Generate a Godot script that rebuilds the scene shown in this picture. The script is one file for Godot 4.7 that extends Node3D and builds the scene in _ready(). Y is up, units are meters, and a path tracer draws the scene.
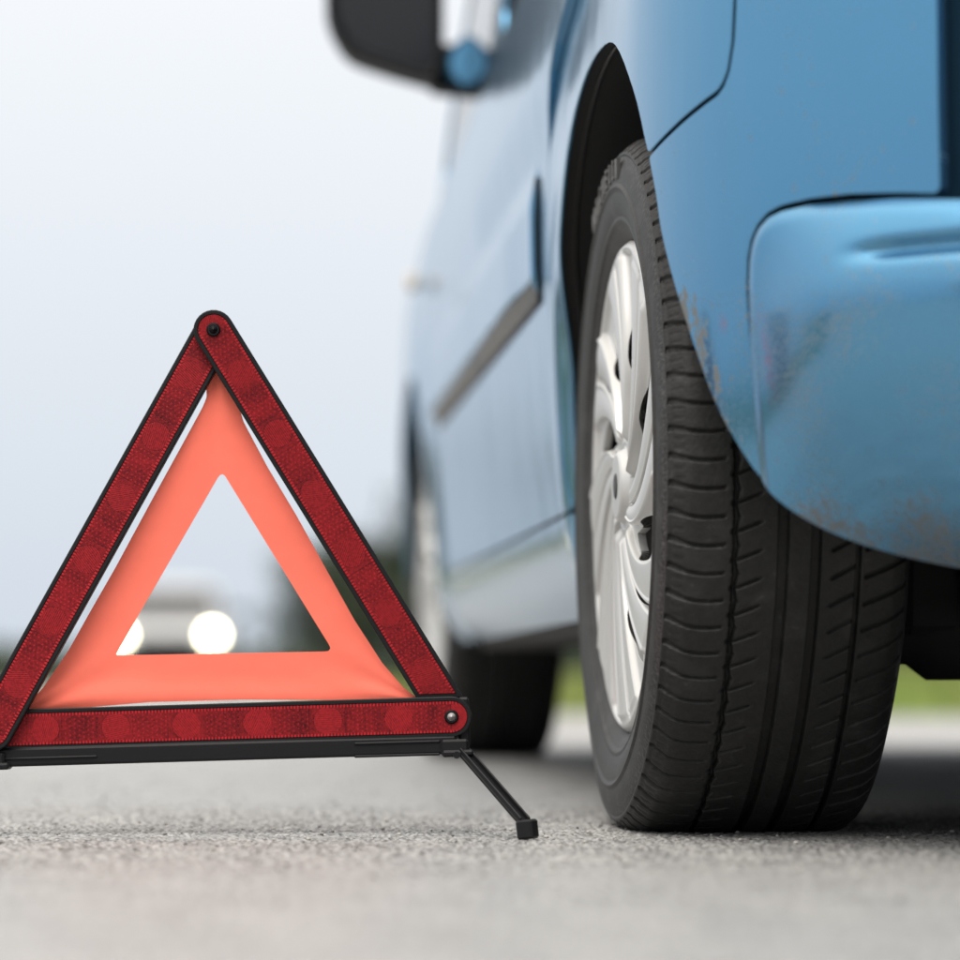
extends Node3D
# Roadside breakdown: warning triangle and the rear corner of a blue van, seen from 13 cm above the road.
# World: camera above the origin looking along -z; "D" below is the distance along -z.

const EYE := 0.1306
const YAW := 0.0855            # the van points 4.9 degrees left of the lens
const GAP := 0.0026            # half a panel gap

var rng := RandomNumberGenerator.new()
var M := {}
var taken := {}


# ------------------------------------------------------------------ mesh builder
class MB:
	var v := PackedVector3Array()
	var n := PackedVector3Array()
	var t := PackedVector2Array()
	var c := PackedColorArray()
	var i := PackedInt32Array()

	func add(p: Vector3, nn: Vector3, uv := Vector2.ZERO) -> int:
		v.append(p)
		n.append(nn)
		t.append(uv)
		return v.size() - 1

	func tri(a: int, b: int, d: int) -> void:
		# clockwise seen from the side its normals point to
		var g := (v[b] - v[a]).cross(v[d] - v[a])
		if g.dot(n[a] + n[b] + n[d]) > 0.0:
			i.append_array(PackedInt32Array([a, d, b]))
		else:
			i.append_array(PackedInt32Array([a, b, d]))

	func quad(a: int, b: int, d: int, e: int) -> void:
		tri(a, b, d)
		tri(a, d, e)

	func flat(pts: Array, nn: Vector3) -> void:
		var f := []
		for p: Vector3 in pts:
			f.append(add(p, nn, Vector2(p.x, p.z)))
		for k in range(1, f.size() - 1):
			tri(f[0], f[k], f[k + 1])

	# box with chamfered edges, placed by a transform
	func box(x: Transform3D, size: Vector3, ch := 0.002) -> void:
		var h := size / 2.0
		ch = minf(ch, minf(h.x, minf(h.y, h.z)) * 0.9)
		for ax in 3:
			for s in [-1.0, 1.0]:
				var a1 := (ax + 1) % 3
				var a2 := (ax + 2) % 3
				var nn := Vector3.ZERO
				nn[ax] = s
				var q := []
				for k in [[-1, -1], [1, -1], [1, 1], [-1, 1]]:
					var p := Vector3.ZERO
					p[ax] = s * h[ax]
					p[a1] = k[0] * (h[a1] - ch)
					p[a2] = k[1] * (h[a2] - ch)
					q.append(x * p)
				flat(q, (x.basis * nn).normalized())
		for ax in 3:
			var a1 := (ax + 1) % 3
			var a2 := (ax + 2) % 3
			for s1 in [-1.0, 1.0]:
				for s2 in [-1.0, 1.0]:
					var nn := Vector3.ZERO
					nn[a1] = s1
					nn[a2] = s2
					var q := []
					for k in [[-1, 0], [1, 0], [1, 1], [-1, 1]]:
						var p := Vector3.ZERO
						p[ax] = k[0] * (h[ax] - ch)
						p[a1] = s1 * (h[a1] - (ch if k[1] == 1 else 0.0))
						p[a2] = s2 * (h[a2] - (0.0 if k[1] == 1 else ch))
						q.append(x * p)
					flat(q, (x.basis * nn).normalized())
		for s0 in [-1.0, 1.0]:
			for s1 in [-1.0, 1.0]:
				for s2 in [-1.0, 1.0]:
					var s := Vector3(s0, s1, s2)
					var q := []
					for ax in 3:
						var p := s * (h - Vector3.ONE * ch)
						p[ax] = s[ax] * h[ax]
						q.append(x * p)
					flat(q, (x.basis * s).normalized())

	# grid of points with normals from neighbours; facing(p, n) flips
	func grid(P: PackedVector3Array, nu: int, nv: int, sgn: float, UV := PackedVector2Array()) -> void:
		var b := v.size()
		for a in nu:
			for d in nv:
				var p1 := P[mini(a + 1, nu - 1) * nv + d]
				var p0 := P[maxi(a - 1, 0) * nv + d]
				var q1 := P[a * nv + mini(d + 1, nv - 1)]
				var q0 := P[a * nv + maxi(d - 1, 0)]
				var nn := (p1 - p0).cross(q1 - q0) * sgn
				if nn.length_squared() < 1e-20:
					nn = Vector3.UP
				v.append(P[a * nv + d])
				n.append(nn.normalized())
				t.append(UV[a * nv + d] if UV.size() else Vector2(a, d))
		for a in nu - 1:
			for d in nv - 1:
				var k := b + a * nv + d
				quad(k, k + nv, k + nv + 1, k + 1)

	# tube along points
	func tube(pts: Array, rad: Array, seg := 12, caps := true) -> void:
		var b := v.size()
		var prev := Vector3.UP
		for k in pts.size():
			var d: Vector3 = (pts[mini(k + 1, pts.size() - 1)] - pts[maxi(k - 1, 0)]).normalized()
			var e := prev - d * prev.dot(d)
			if e.length() < 0.01:
				e = Vector3.RIGHT - d * d.x
			e = e.normalized()
			prev = e
			var f := d.cross(e)
			for s in seg + 1:
				var a := TAU * s / seg
				var nn := e * cos(a) + f * sin(a)
				add(pts[k] + nn * rad[k], nn, Vector2(float(s) / seg, k))
		for k in pts.size() - 1:
			for s in seg:
				var q := b + k * (seg + 1) + s
				quad(q, q + seg + 1, q + seg + 2, q + 1)
		if caps:
			for k in [0, pts.size() - 1]:
				var d: Vector3 = (pts[1] - pts[0]) if k == 0 else (pts[-2] - pts[-1])
				d = -d.normalized()
				var cc := add(pts[k], d)
				var ring := []
				for s in seg:
					ring.append(add(v[b + k * (seg + 1) + s], d))
				for s in seg:
					tri(cc, ring[s], ring[(s + 1) % seg])

	func mesh() -> ArrayMesh:
		var a := []
		a.resize(Mesh.ARRAY_MAX)
		a[Mesh.ARRAY_VERTEX] = v
		a[Mesh.ARRAY_NORMAL] = n
		a[Mesh.ARRAY_TEX_UV] = t
		if c.size() == v.size() and c.size() > 0:
			a[Mesh.ARRAY_COLOR] = c
		a[Mesh.ARRAY_INDEX] = i
		var m := ArrayMesh.new()
		m.add_surface_from_arrays(Mesh.PRIMITIVE_TRIANGLES, a)
		return m


func part(called: String, shape, m: Material, parent: Node) -> MeshInstance3D:
	var o := MeshInstance3D.new()
	o.name = called
	o.mesh = shape.mesh() if shape is MB else shape
	o.material_override = m
	parent.add_child(o, true)
	return o


func thing(called: String, label: String, category: String, at := Vector3.ZERO, group := "") -> Node3D:
	var o := Node3D.new()
	o.name = numbered(called)
	o.position = at
	add_child(o, true)
	o.set_meta("label", label)
	o.set_meta("category", category)
	if group:
		o.set_meta("group", group)
	return o


func numbered(called: String) -> String:
	if not taken.has(called):
		taken[called] = 0
		return called
	taken[called] += 1
	return "%s_%03d" % [called, taken[called]]


func setting(called: String, shape, m: Material) -> MeshInstance3D:
	var o := part(called, shape, m, self)
	o.set_meta("kind", "structure")
	return o


# ------------------------------------------------------------------ small maths
func tab(xs: Array, ys: Array, x: float) -> float:
	var k := xs.size()
	if x <= xs[0]:
		return ys[0]
	if x >= xs[k - 1]:
		return ys[k - 1]
	var j := 0
	while x > xs[j + 1]:
		j += 1
	var h0: float = xs[j + 1] - xs[j]
	var s: float = (x - xs[j]) / h0
	var d: float = (ys[j + 1] - ys[j]) / h0
	var m0 := d
	var m1 := d
	if j > 0:
		m0 = (ys[j + 1] - ys[j - 1]) / (xs[j + 1] - xs[j - 1])
	if j < k - 2:
		m1 = (ys[j + 2] - ys[j]) / (xs[j + 2] - xs[j])
	var s2 := s * s
	var s3 := s2 * s
	return (2 * s3 - 3 * s2 + 1) * ys[j] + (s3 - 2 * s2 + s) * h0 * m0 + (-2 * s3 + 3 * s2) * ys[j + 1] + (s3 - s2) * h0 * m1


func span(a: float, b: float, step: float) -> PackedFloat32Array:
	var k := maxi(1, int(ceil(absf(b - a) / step)))
	var o := PackedFloat32Array()
	for j in k + 1:
		o.append(lerpf(a, b, float(j) / k))
	return o


func sd_poly(p: Vector2, g: PackedVector2Array) -> float:   # positive inside
	var d := 1e9
	var s := -1.0
	var k := g.size()
	var j := k - 1
	for a in k:
		var e := g[j] - g[a]
		var w := p - g[a]
		var q := w - e * clampf(w.dot(e) / e.length_squared(), 0.0, 1.0)
		d = minf(d, q.length_squared())
		var c1 := p.y >= g[a].y
		var c2 := p.y < g[j].y
		var c3 := e.x * w.y > e.y * w.x
		if (c1 and c2 and c3) or (not c1 and not c2 and not c3):
			s = -s
		j = a
	return s * sqrt(d)


# A panel cut out of a curved skin: the part of the grid where f >= 0, with rolled edges.
func panel(called: String, S: Callable, us: PackedFloat32Array, vs: PackedFloat32Array, f: Callable, m: Material, parent: Node, depth := 0.012, mirror := false, out := 1.0, roll := 0.0009) -> MeshInstance3D:
	var nu := us.size()
	var nv := vs.size()
	var P := PackedVector3Array()
	var F := PackedFloat32Array()
	P.resize(nu * nv)
	F.resize(nu * nv)
	for a in nu:
		for b in nv:
			var p: Vector3 = S.call(us[a], vs[b])
			if mirror:
				p.x = 1.4 - p.x
			P[a * nv + b] = p
			F[a * nv + b] = f.call(us[a], vs[b])
	var sg := -out if mirror else out
	var mb := MB.new()
	mb.v = P
	var N := PackedVector3Array()
	N.resize(nu * nv)
	var T := PackedVector2Array()
	T.resize(nu * nv)
	for a in nu:
		for b in nv:
			var nn := (P[mini(a + 1, nu - 1) * nv + b] - P[maxi(a - 1, 0) * nv + b]).cross(P[a * nv + mini(b + 1, nv - 1)] - P[a * nv + maxi(b - 1, 0)]) * sg
			N[a * nv + b] = nn.normalized()
			T[a * nv + b] = Vector2(us[a], vs[b])
	mb.n = N
	mb.t = T
	var segs := []
	for a in nu - 1:
		for b in nv - 1:
			var k := a * nv + b
			var q := [k, k + nv, k + nv + 1, k + 1]
			var ins := 0
			for e: int in q:
				if F[e] >= 0.0:
					ins += 1
			if ins == 4:
				mb.quad(q[0], q[1], q[2], q[3])
			elif ins > 0:
				for tr in [[q[0], q[1], q[2]], [q[0], q[2], q[3]]]:
					var poly := []
					var cut := []
					for e in 3:
						var i0: int = tr[e]
						var i1: int = tr[(e + 1) % 3]
						if F[i0] >= 0.0:
							poly.append(i0)
						if (F[i0] >= 0.0) != (F[i1] >= 0.0):
							var w := F[i0] / (F[i0] - F[i1])
							var id := mb.add(P[i0].lerp(P[i1], w), N[i0].lerp(N[i1], w).normalized(), T[i0].lerp(T[i1], w))
							poly.append(id)
							cut.append(id)
					for e in range(1, poly.size() - 1):
						mb.tri(poly[0], poly[e], poly[e + 1])
					if cut.size() == 2:
						var inside := Vector3.ZERO
						var cnt := 0
						for e: int in tr:
							if F[e] >= 0.0:
								inside += P[e]
								cnt += 1
						segs.append([cut[0], cut[1], inside / cnt])
	for sgm in segs:
		var p0: Vector3 = mb.v[sgm[0]]
		var p1: Vector3 = mb.v[sgm[1]]
		var nn: Vector3 = (mb.n[sgm[0]] + mb.n[sgm[1]]).normalized()
		var tt := (p1 - p0).cross(nn)
		if tt.length() < 1e-9:
			continue
		tt = tt.normalized()
		if tt.dot(sgm[2] - p0) > 0.0:
			tt = -tt
		var b0 := mb.add(p0 - nn * roll * 1.4 + tt * roll, tt, mb.t[sgm[0]])
		var b1 := mb.add(p1 - nn * roll * 1.4 + tt * roll, tt, mb.t[sgm[1]])
		var c0 := mb.add(p0 - nn * depth + tt * roll, tt, mb.t[sgm[0]])
		var c1 := mb.add(p1 - nn * depth + tt * roll, tt, mb.t[sgm[1]])
		mb.quad(sgm[0], sgm[1], b1, b0)
		mb.quad(b0, b1, c1, c0)
	return part(called, mb, m, parent)


# ------------------------------------------------------------------ materials
func lin(r: float, g: float, b: float) -> Color:
	return Color(r, g, b).linear_to_srgb()


func mat(col: Color, rough := 0.6, metal := 0.0) -> StandardMaterial3D:
	var m := StandardMaterial3D.new()
	m.albedo_color = col
	m.roughness = rough
	m.metallic = metal
	return m


func noise_img(size: int, freq: float, oct: int, sd: int, type := FastNoiseLite.TYPE_SIMPLEX_SMOOTH) -> Image:
	var f := FastNoiseLite.new()
	f.noise_type = type
	f.frequency = freq
	f.fractal_octaves = oct
	f.seed = sd
	var im := f.get_seamless_image(size, size, false, false, 0.15, true)
	im.convert(Image.FORMAT_RGB8)
	return im


func ramp_img(src: Image, a: Color, b: Color, lo := 0.0, hi := 1.0) -> Image:
	var w := src.get_width()
	var h := src.get_height()
	var o := Image.create(w, h, false, Image.FORMAT_RGB8)
	for y in h:
		for x in w:
			o.set_pixel(x, y, a.lerp(b, clampf((src.get_pixel(x, y).r - lo) / (hi - lo), 0.0, 1.0)))
	return o


func tex(im: Image) -> ImageTexture:
	im.generate_mipmaps()
	return ImageTexture.create_from_image(im)


func bump(im: Image, strength: float) -> ImageTexture:
	var c: Image = im.duplicate()
	c.convert(Image.FORMAT_RGBA8)
	c.bump_map_to_normal_map(strength)
	return tex(c)


func make_materials() -> void:
	# metallic blue paint under clear lacquer
	var p := mat(lin(0.105, 0.29, 0.47), 0.16, 0.85)
	p.clearcoat_enabled = true
	p.clearcoat = 0.15
	p.clearcoat_roughness = 0.05
	M.paint = p
	M.paint_bumper = bumper_paint()
	var wp := mat(lin(0.42, 0.43, 0.44), 0.3)
	wp.clearcoat_enabled = true
	wp.clearcoat_roughness = 0.05
	M.white_paint = wp
	M.black = mat(lin(0.012, 0.012, 0.013), 0.85)
	M.liner = mat(lin(0.014, 0.014, 0.015), 0.5)
	M.under = mat(lin(0.05, 0.049, 0.048), 0.8)
	M.trim = mat(lin(0.006, 0.0065, 0.008), 0.5)
	M.trim.metallic_specular = 0.3
	M.steel = mat(lin(0.05, 0.05, 0.05), 0.6, 0.3)
	M.chrome = mat(lin(0.75, 0.75, 0.75), 0.15, 1.0)
	M.edge = mat(lin(0.035, 0.036, 0.04), 0.35)  # near-black: shade under the door moulding, put into the colour
	M.rivet = mat(lin(0.6, 0.6, 0.6), 0.35, 0.4)
	M.cover = mat(lin(0.56, 0.56, 0.55), 0.34, 0.35)
	var gl := mat(Color(0.04, 0.06, 0.08, 0.86), 0.04)
	gl.transparency = BaseMaterial3D.TRANSPARENCY_ALPHA
	M.glass = gl
	M.mirror_glass = mat(lin(0.005, 0.006, 0.008), 0.08)
	# tyre rubber: dusty patches and light specks in the rubber's own coordinates
	var rn := noise_img(512, 0.012, 5, 3)
	var rn2 := noise_img(512, 0.09, 3, 4)
	var rim := Image.create(512, 512, false, Image.FORMAT_RGB8)
	for y in 512:
		for x in 512:
			var a := smoothstep(0.55, 0.85, rn.get_pixel(x, y).r)
			var b := smoothstep(0.72, 0.9, rn2.get_pixel(x, y).r)
			var k := 0.014 + 0.010 * a + 0.035 * a * b + 0.008 * (rn2.get_pixel(x, y).r - 0.5)
			# dust clinging to the sidewalls, ragged where the tread begins
			var rag := (rn.get_pixel(x, y).r - 0.5) * 60.0
			var sw := 1.0 - smoothstep(74.0, 104.0, y + rag) + smoothstep(404.0, 436.0, y + rag)
			var shoulder := exp(-pow((y - 108.0) / 9.0, 2.0)) * smoothstep(0.45, 0.75, rn2.get_pixel((x * 3) % 512, y).r)
			k += 0.05 * shoulder
			k += sw * (0.012 + 0.020 * rn2.get_pixel(x, y).r * rn.get_pixel(x, y).r)
			rim.set_pixel(x, y, Color(k, k * 0.99, k * 0.985).linear_to_srgb())
	M.rubber = mat(Color.WHITE, 0.54)
	M.rubber.metallic_specular = 0.4
	M.rubber.albedo_texture = tex(rim)
	M.rubber.uv1_scale = Vector3(5, 1, 1)
	M.rubber.normal_enabled = true
	M.rubber.normal_texture = bump(noise_img(512, 0.2, 3, 6), 3.0)
	M.rubber.normal_scale = 0.12
	M.letter = mat(lin(0.095, 0.094, 0.092), 0.55)  # lighter than the tyre: highlights on the raised letters put into the colour
	M.plastic = mat(lin(0.007, 0.0072, 0.0085), 0.45)
	M.plastic.metallic_specular = 0.35
	M.plastic.normal_enabled = true
	M.plastic.normal_texture = bump(noise_img(256, 0.15, 3, 16), 2.0)
	M.plastic.normal_scale = 0.2
	M.plastic.uv1_triplanar = true
	M.plastic.uv1_scale = Vector3.ONE * 30.0
	# fluorescent fabric
	var fb := Image.create(256, 256, false, Image.FORMAT_RGB8)
	var fz := noise_img(256, 0.02, 4, 21)
	for y in 256:
		for x in 256:
			var k := 1.0 - 0.045 * (0.5 + 0.5 * sin(x * TAU / 4.0) * sin(y * TAU / 4.0)) - 0.015 * fz.get_pixel(x, y).r
			fb.set_pixel(x, y, Color(k, k, k))
	M.fabric = mat(lin(0.95, 0.18, 0.118), 0.8)
	M.fabric.albedo_texture = tex(fb)
	M.fabric.backlight = lin(0.55, 0.12, 0.08)
	M.fabric.uv1_triplanar = true
	M.fabric.uv1_scale = Vector3.ONE * 14.0
	# road
	var g1 := noise_img(1024, 0.055, 4, 31, FastNoiseLite.TYPE_SIMPLEX)
	var g2 := noise_img(1024, 0.12, 2, 32, FastNoiseLite.TYPE_CELLULAR)
	var g3 := noise_img(1024, 0.006, 3, 33)
	var ra := Image.create(1024, 1024, false, Image.FORMAT_RGB8)
	for y in 1024:
		for x in 1024:
			var a := g1.get_pixel(x, y).r
			var b := g2.get_pixel(x, y).r
			var c := g3.get_pixel(x, y).r
			var k := 0.27 + 0.46 * (a - 0.5) + 0.15 * (b - 0.5) + 0.10 * (c - 0.5)
			k = clampf(k, 0.04, 0.45)
			var warm := 0.02 * (c - 0.5)
			ra.set_pixel(x, y, Color(k * (1.008 + warm), k, k * (0.988 - warm)).linear_to_srgb())
	M.road = mat(Color.WHITE, 0.48)
	M.road.metallic_specular = 0.45
	M.road.albedo_texture = tex(ra)
	M.road.normal_enabled = true
	M.road.normal_texture = bump(g1, 5.0)
	M.road.normal_scale = 0.45
	M.soil = mat(lin(0.06, 0.085, 0.025), 0.95)
	M.soil.albedo_texture = tex(ramp_img(noise_img(256, 0.03, 4, 41), Color(0.7, 0.75, 0.6), Color(1, 1, 1), 0.2, 0.8))
	M.soil.uv1_triplanar = true
	M.soil.uv1_world_triplanar = true
	M.soil.uv1_scale = Vector3.ONE * 0.4
	M.field = mat(lin(0.075, 0.11, 0.04), 0.95)
	var gb := mat(Color.WHITE, 0.7)
	gb.vertex_color_use_as_albedo = true
	gb.backlight = Color(0.5, 0.5, 0.3)
	M.blade = gb
	var lf := mat(Color.WHITE, 0.6)
	lf.vertex_color_use_as_albedo = true
	lf.backlight = Color(0.35, 0.4, 0.2)
	M.leaf = lf
	M.bark = mat(lin(0.06, 0.045, 0.033), 0.9)
	M.wood = mat(lin(0.035, 0.05, 0.03), 0.9)
	var hl := mat(Color(1, 0.97, 0.85), 0.3)
	hl.emission_enabled = true
	hl.emission = Color(1.0, 0.96, 0.8)
	hl.emission_energy_multiplier = 13.0
	M.lamp = hl
	M.indicator = mat(lin(0.6, 0.5, 0.4), 0.15)
	M.red_lamp = mat(lin(0.3, 0.01, 0.012), 0.15)


# the same paint with road dirt, scratches and chips where the photograph shows them; u 0.27..1.33, y 0.2..1.0
func bumper_paint() -> StandardMaterial3D:
	var W := 1408
	var H := 1024
	var al := Image.create(W, H, false, Image.FORMAT_RGB8)
	var ro := Image.create(W, H, false, Image.FORMAT_RGB8)
	var f1 := FastNoiseLite.new()
	f1.frequency = 9.0
	f1.fractal_octaves = 5
	f1.seed = 5
	var f2 := FastNoiseLite.new()
	f2.frequency = 90.0
	f2.fractal_octaves = 4
	f2.seed = 8
	var f3 := FastNoiseLite.new()
	f3.frequency = 14.0
	f3.fractal_octaves = 4
	f3.seed = 12
	var f4 := FastNoiseLite.new()
	f4.frequency = 330.0
	f4.fractal_octaves = 3
	f4.seed = 19
	var base := Color(0.105, 0.29, 0.47)
	var dirt := Color(0.145, 0.122, 0.092)
	for py in H:
		for px in W:
			var u := 0.27 + (px + 0.5) / W * 1.1
			var y := 0.2 + (1.0 - (py + 0.5) / H) * 0.8
			var n1 := f1.get_noise_2d(u, y)
			var n2 := f2.get_noise_2d(u, y)
			var n3 := f3.get_noise_2d(u * 5.0, y * 1.2)
			# road spray: tan streaks behind the wheel opening, brown-grey speckled crust towards the lower lip
			var edge := u - (0.30 + (0.57 - y) * 0.36)
			var near := exp(-pow(maxf(edge, 0.0) / 0.045, 2.0)) * smoothstep(0.47, 0.42, y) * smoothstep(0.29, 0.35, y)
			var d := smoothstep(0.34, 0.56, near * 0.62 + 0.55 * n3 + 0.30 * n2) * 0.85
			var low := smoothstep(0.34, 0.22, y)
			var n4 := f4.get_noise_2d(u, y * 0.7)
			d = maxf(d, smoothstep(0.36, 0.80, low * 0.62 + 0.45 * n1 + 0.35 * n2 + 0.55 * n4) * 0.8)
			# scattered mud specks
			if y < 0.44:
				d = maxf(d, smoothstep(0.40, 0.54, n4 * 0.75 + 0.35 * n1 + 0.12) * 0.75)
			var col := base.lerp(dirt, d)
			# small chips
			if n4 > 0.52 and n1 > 0.08 and y < 0.5:
				col = col.lerp(Color(0.3, 0.27, 0.22), 0.7)
			# pink scuffs
			var sx := 0.478 + (0.42 - y) * 0.16
			var sc := exp(-pow((u - sx) / 0.007, 2.0)) * smoothstep(0.335, 0.36, y) * smoothstep(0.43, 0.40, y) * clampf(0.5 + n2 * 1.6, 0.0, 1.0)
			sc = maxf(sc, 0.8 * exp(-pow((u - 0.423) / 0.005, 2.0) - pow((y - 0.414) / 0.006, 2.0)))
			col = col.lerp(Color(0.34, 0.12, 0.2), sc * 0.45)
			var rf := clampf(0.16 + 0.6 * d, 0.0, 0.95)
			var mt := 0.85 * (1.0 - d)
			var cc := 0.15 * (1.0 - d)
			al.set_pixel(px, py, col.linear_to_srgb())
			ro.set_pixel(px, py, Color(cc, rf, mt))
	var m := mat(Color.WHITE, 1.0, 1.0)
	m.albedo_texture = tex(al)
	var rt := tex(ro)
	m.roughness_texture = rt
	m.roughness_texture_channel = BaseMaterial3D.TEXTURE_CHANNEL_GREEN
	m.metallic_texture = rt
	m.metallic_texture_channel = BaseMaterial3D.TEXTURE_CHANNEL_BLUE
	m.clearcoat_enabled = true
	m.clearcoat = 1.0
	m.clearcoat_roughness = 0.05
	m.clearcoat_texture = rt
	m.uv1_scale = Vector3(1.0 / 1.1, -1.0 / 0.8, 1)
	m.uv1_offset = Vector3(-0.27 / 1.1, 1.0 + 0.2 / 0.8, 0)
	return m


# ------------------------------------------------------------------ van skin
var arch_hole := PackedVector2Array()
var bumper_region := PackedVector2Array()
var insert_region := PackedVector2Array()
var door_region := PackedVector2Array()
var wave := FastNoiseLite.new()
const SY := [0.2, 0.25, 0.31, 0.45, 0.6, 0.8, 0.97]
const SX := [-0.062, -0.094, -0.109, -0.121, -0.132, -0.13, -0.115]


func plan(u: float) -> Array:      # point and outward direction on the van's outline, left half
	if u > 0.22:
		var ph := (u - 0.22) / 0.73 * PI / 2
		if ph >= PI / 2:
			return [Vector2(0.32 + u - 0.95, 0.68), Vector2(0, 1)]
		return [Vector2(0.32 - 0.45 * cos(ph), 0.22 + 0.46 * sin(ph)), Vector2(-cos(ph), sin(ph))]
	if u < -3.05:
		var ph := (-3.05 - u) / 0.75 * PI / 2
		if ph >= PI / 2:
			return [Vector2(0.35 - u - 3.8, -3.47), Vector2(0, -1)]
		return [Vector2(0.35 - 0.48 * cos(ph), -3.05 - 0.42 * sin(ph)), Vector2(-cos(ph), -sin(ph))]
	return [Vector2(-0.13, u), Vector2(-1, 0)]


func skin(u: float, y: float) -> Vector3:
	return skin_of(u, y, 0)


func skin_door(u: float, y: float) -> Vector3:
	return skin_of(u, y, 1)


func skin_insert(u: float, y: float) -> Vector3:
	return skin_of(u, y, 2)


func skin_channel(u: float, y: float) -> Vector3:
	return skin_of(u, y, 3)


func skin_of(u: float, y: float, which: int) -> Vector3:
	var q := plan(u)
	var o := -(tab(SY, SX, y) + 0.13) + 0.0003 * wave.get_noise_2d(u, y * 0.7)
	if u > 0.1:
		o += (tab(SY, [-0.07, -0.105, -0.118, -0.128, -0.132, -0.13, -0.115], y) - tab(SY, SX, y)) * -smoothstep(0.1, 0.3, u)
	# flares round the wheels
	var r := Vector2(u, y - 0.316).length()
	o += 0.003 * smoothstep(0.50, 0.405, r) * smoothstep(0.30, 0.15, u)
	if u < 0.0:      # the edge of the opening rolls in towards the tyre
		o -= 0.012 * smoothstep(0.45, 0.392, r) * smoothstep(0.60, 0.45, y)
	r = Vector2(u + 2.7, y - 0.316).length()
	o += 0.008 * smoothstep(0.56, 0.40, r)
	if which == 1:
		# the sliding door stands a little proud above the arch
		o += 0.011 * smoothstep(0.68, 0.80, y)
	if u < -0.45 and u > -2.2:
		# raised moulding along both doors
		var k := smoothstep(0.553, 0.580, y) * (1.0 - smoothstep(0.655, 0.715, y)) * smoothstep(-0.500, -0.508, u) * smoothstep(-2.12, -2.08, u)
		o += (0.009 + 0.006 * smoothstep(-0.51, -0.8, u)) * k
	if which == 2:
		# bumper bulge inside its parting line
		var d := maxf(0.0, sd_poly(Vector2(u, y), insert_region))
		var side := smoothstep(0.0, 0.13, u - 0.458)
		o += side * tab([0.20, 0.22, 0.24, 0.27, 0.30, 0.33, 0.36, 0.39, 0.42, 0.445, 0.47, 0.486, 0.497], [-0.096, -0.064, -0.039, -0.012, 0.007, 0.0185, 0.0245, 0.027, 0.0275, 0.022, 0.013, 0.004, -0.006], y) + 0.004 * smoothstep(0.0, 0.012, d)
		# shallow slot in the bumper
		var g := smoothstep(0.565, 0.625, u)
		o -= g * 0.011 * exp(-pow((y - 0.449) / 0.0055, 2.0))
	elif which == 3:
		o -= 0.05
	return Vector3(q[0].x + q[1].x * o, y, q[0].y + q[1].y * o)


func f_arch(u: float, y: float) -> float:
	return -sd_poly(Vector2(u, y), arch_hole)


func skin2(u: float, y: float) -> Vector3:     # glasshouse above the belt
	var pt: Vector2
	var d: Vector2
	if u > -2.3:
		var q := plan(u)
		pt = q[0]
		d = q[1]
	else:
		var ph := minf((-2.3 - u) / 0.6, 1.0) * PI / 2
		pt = Vector2(0.32 - 0.45 * cos(ph), -2.3 - 0.28 * sin(ph))
		if u < -2.9:
			pt.x = 0.32 - u - 2.9
		d = Vector2(-cos(ph), -sin(ph))
	var h := y - 0.96
	var o := 0.015 + 0.06 * h + 0.13 * h * h
	pt -= d * o
	pt.y += 0.95 * h * smoothstep(-1.5, -2.4, pt.y)
	return Vector3(pt.x, y, pt.y)


func rounded(u0: float, u1: float, y0: float, y1: float, r: float) -> PackedVector2Array:
	var o := PackedVector2Array()
	for k in 4:
		var cx := u1 - r if k == 0 or k == 3 else u0 + r
		var cy := y1 - r if k < 2 else y0 + r
		for s in 7:
			var a := PI / 2 * (k + s / 6.0)
			o.append(Vector2(cx + r * cos(a), cy + r * sin(a)))
	return o


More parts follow.
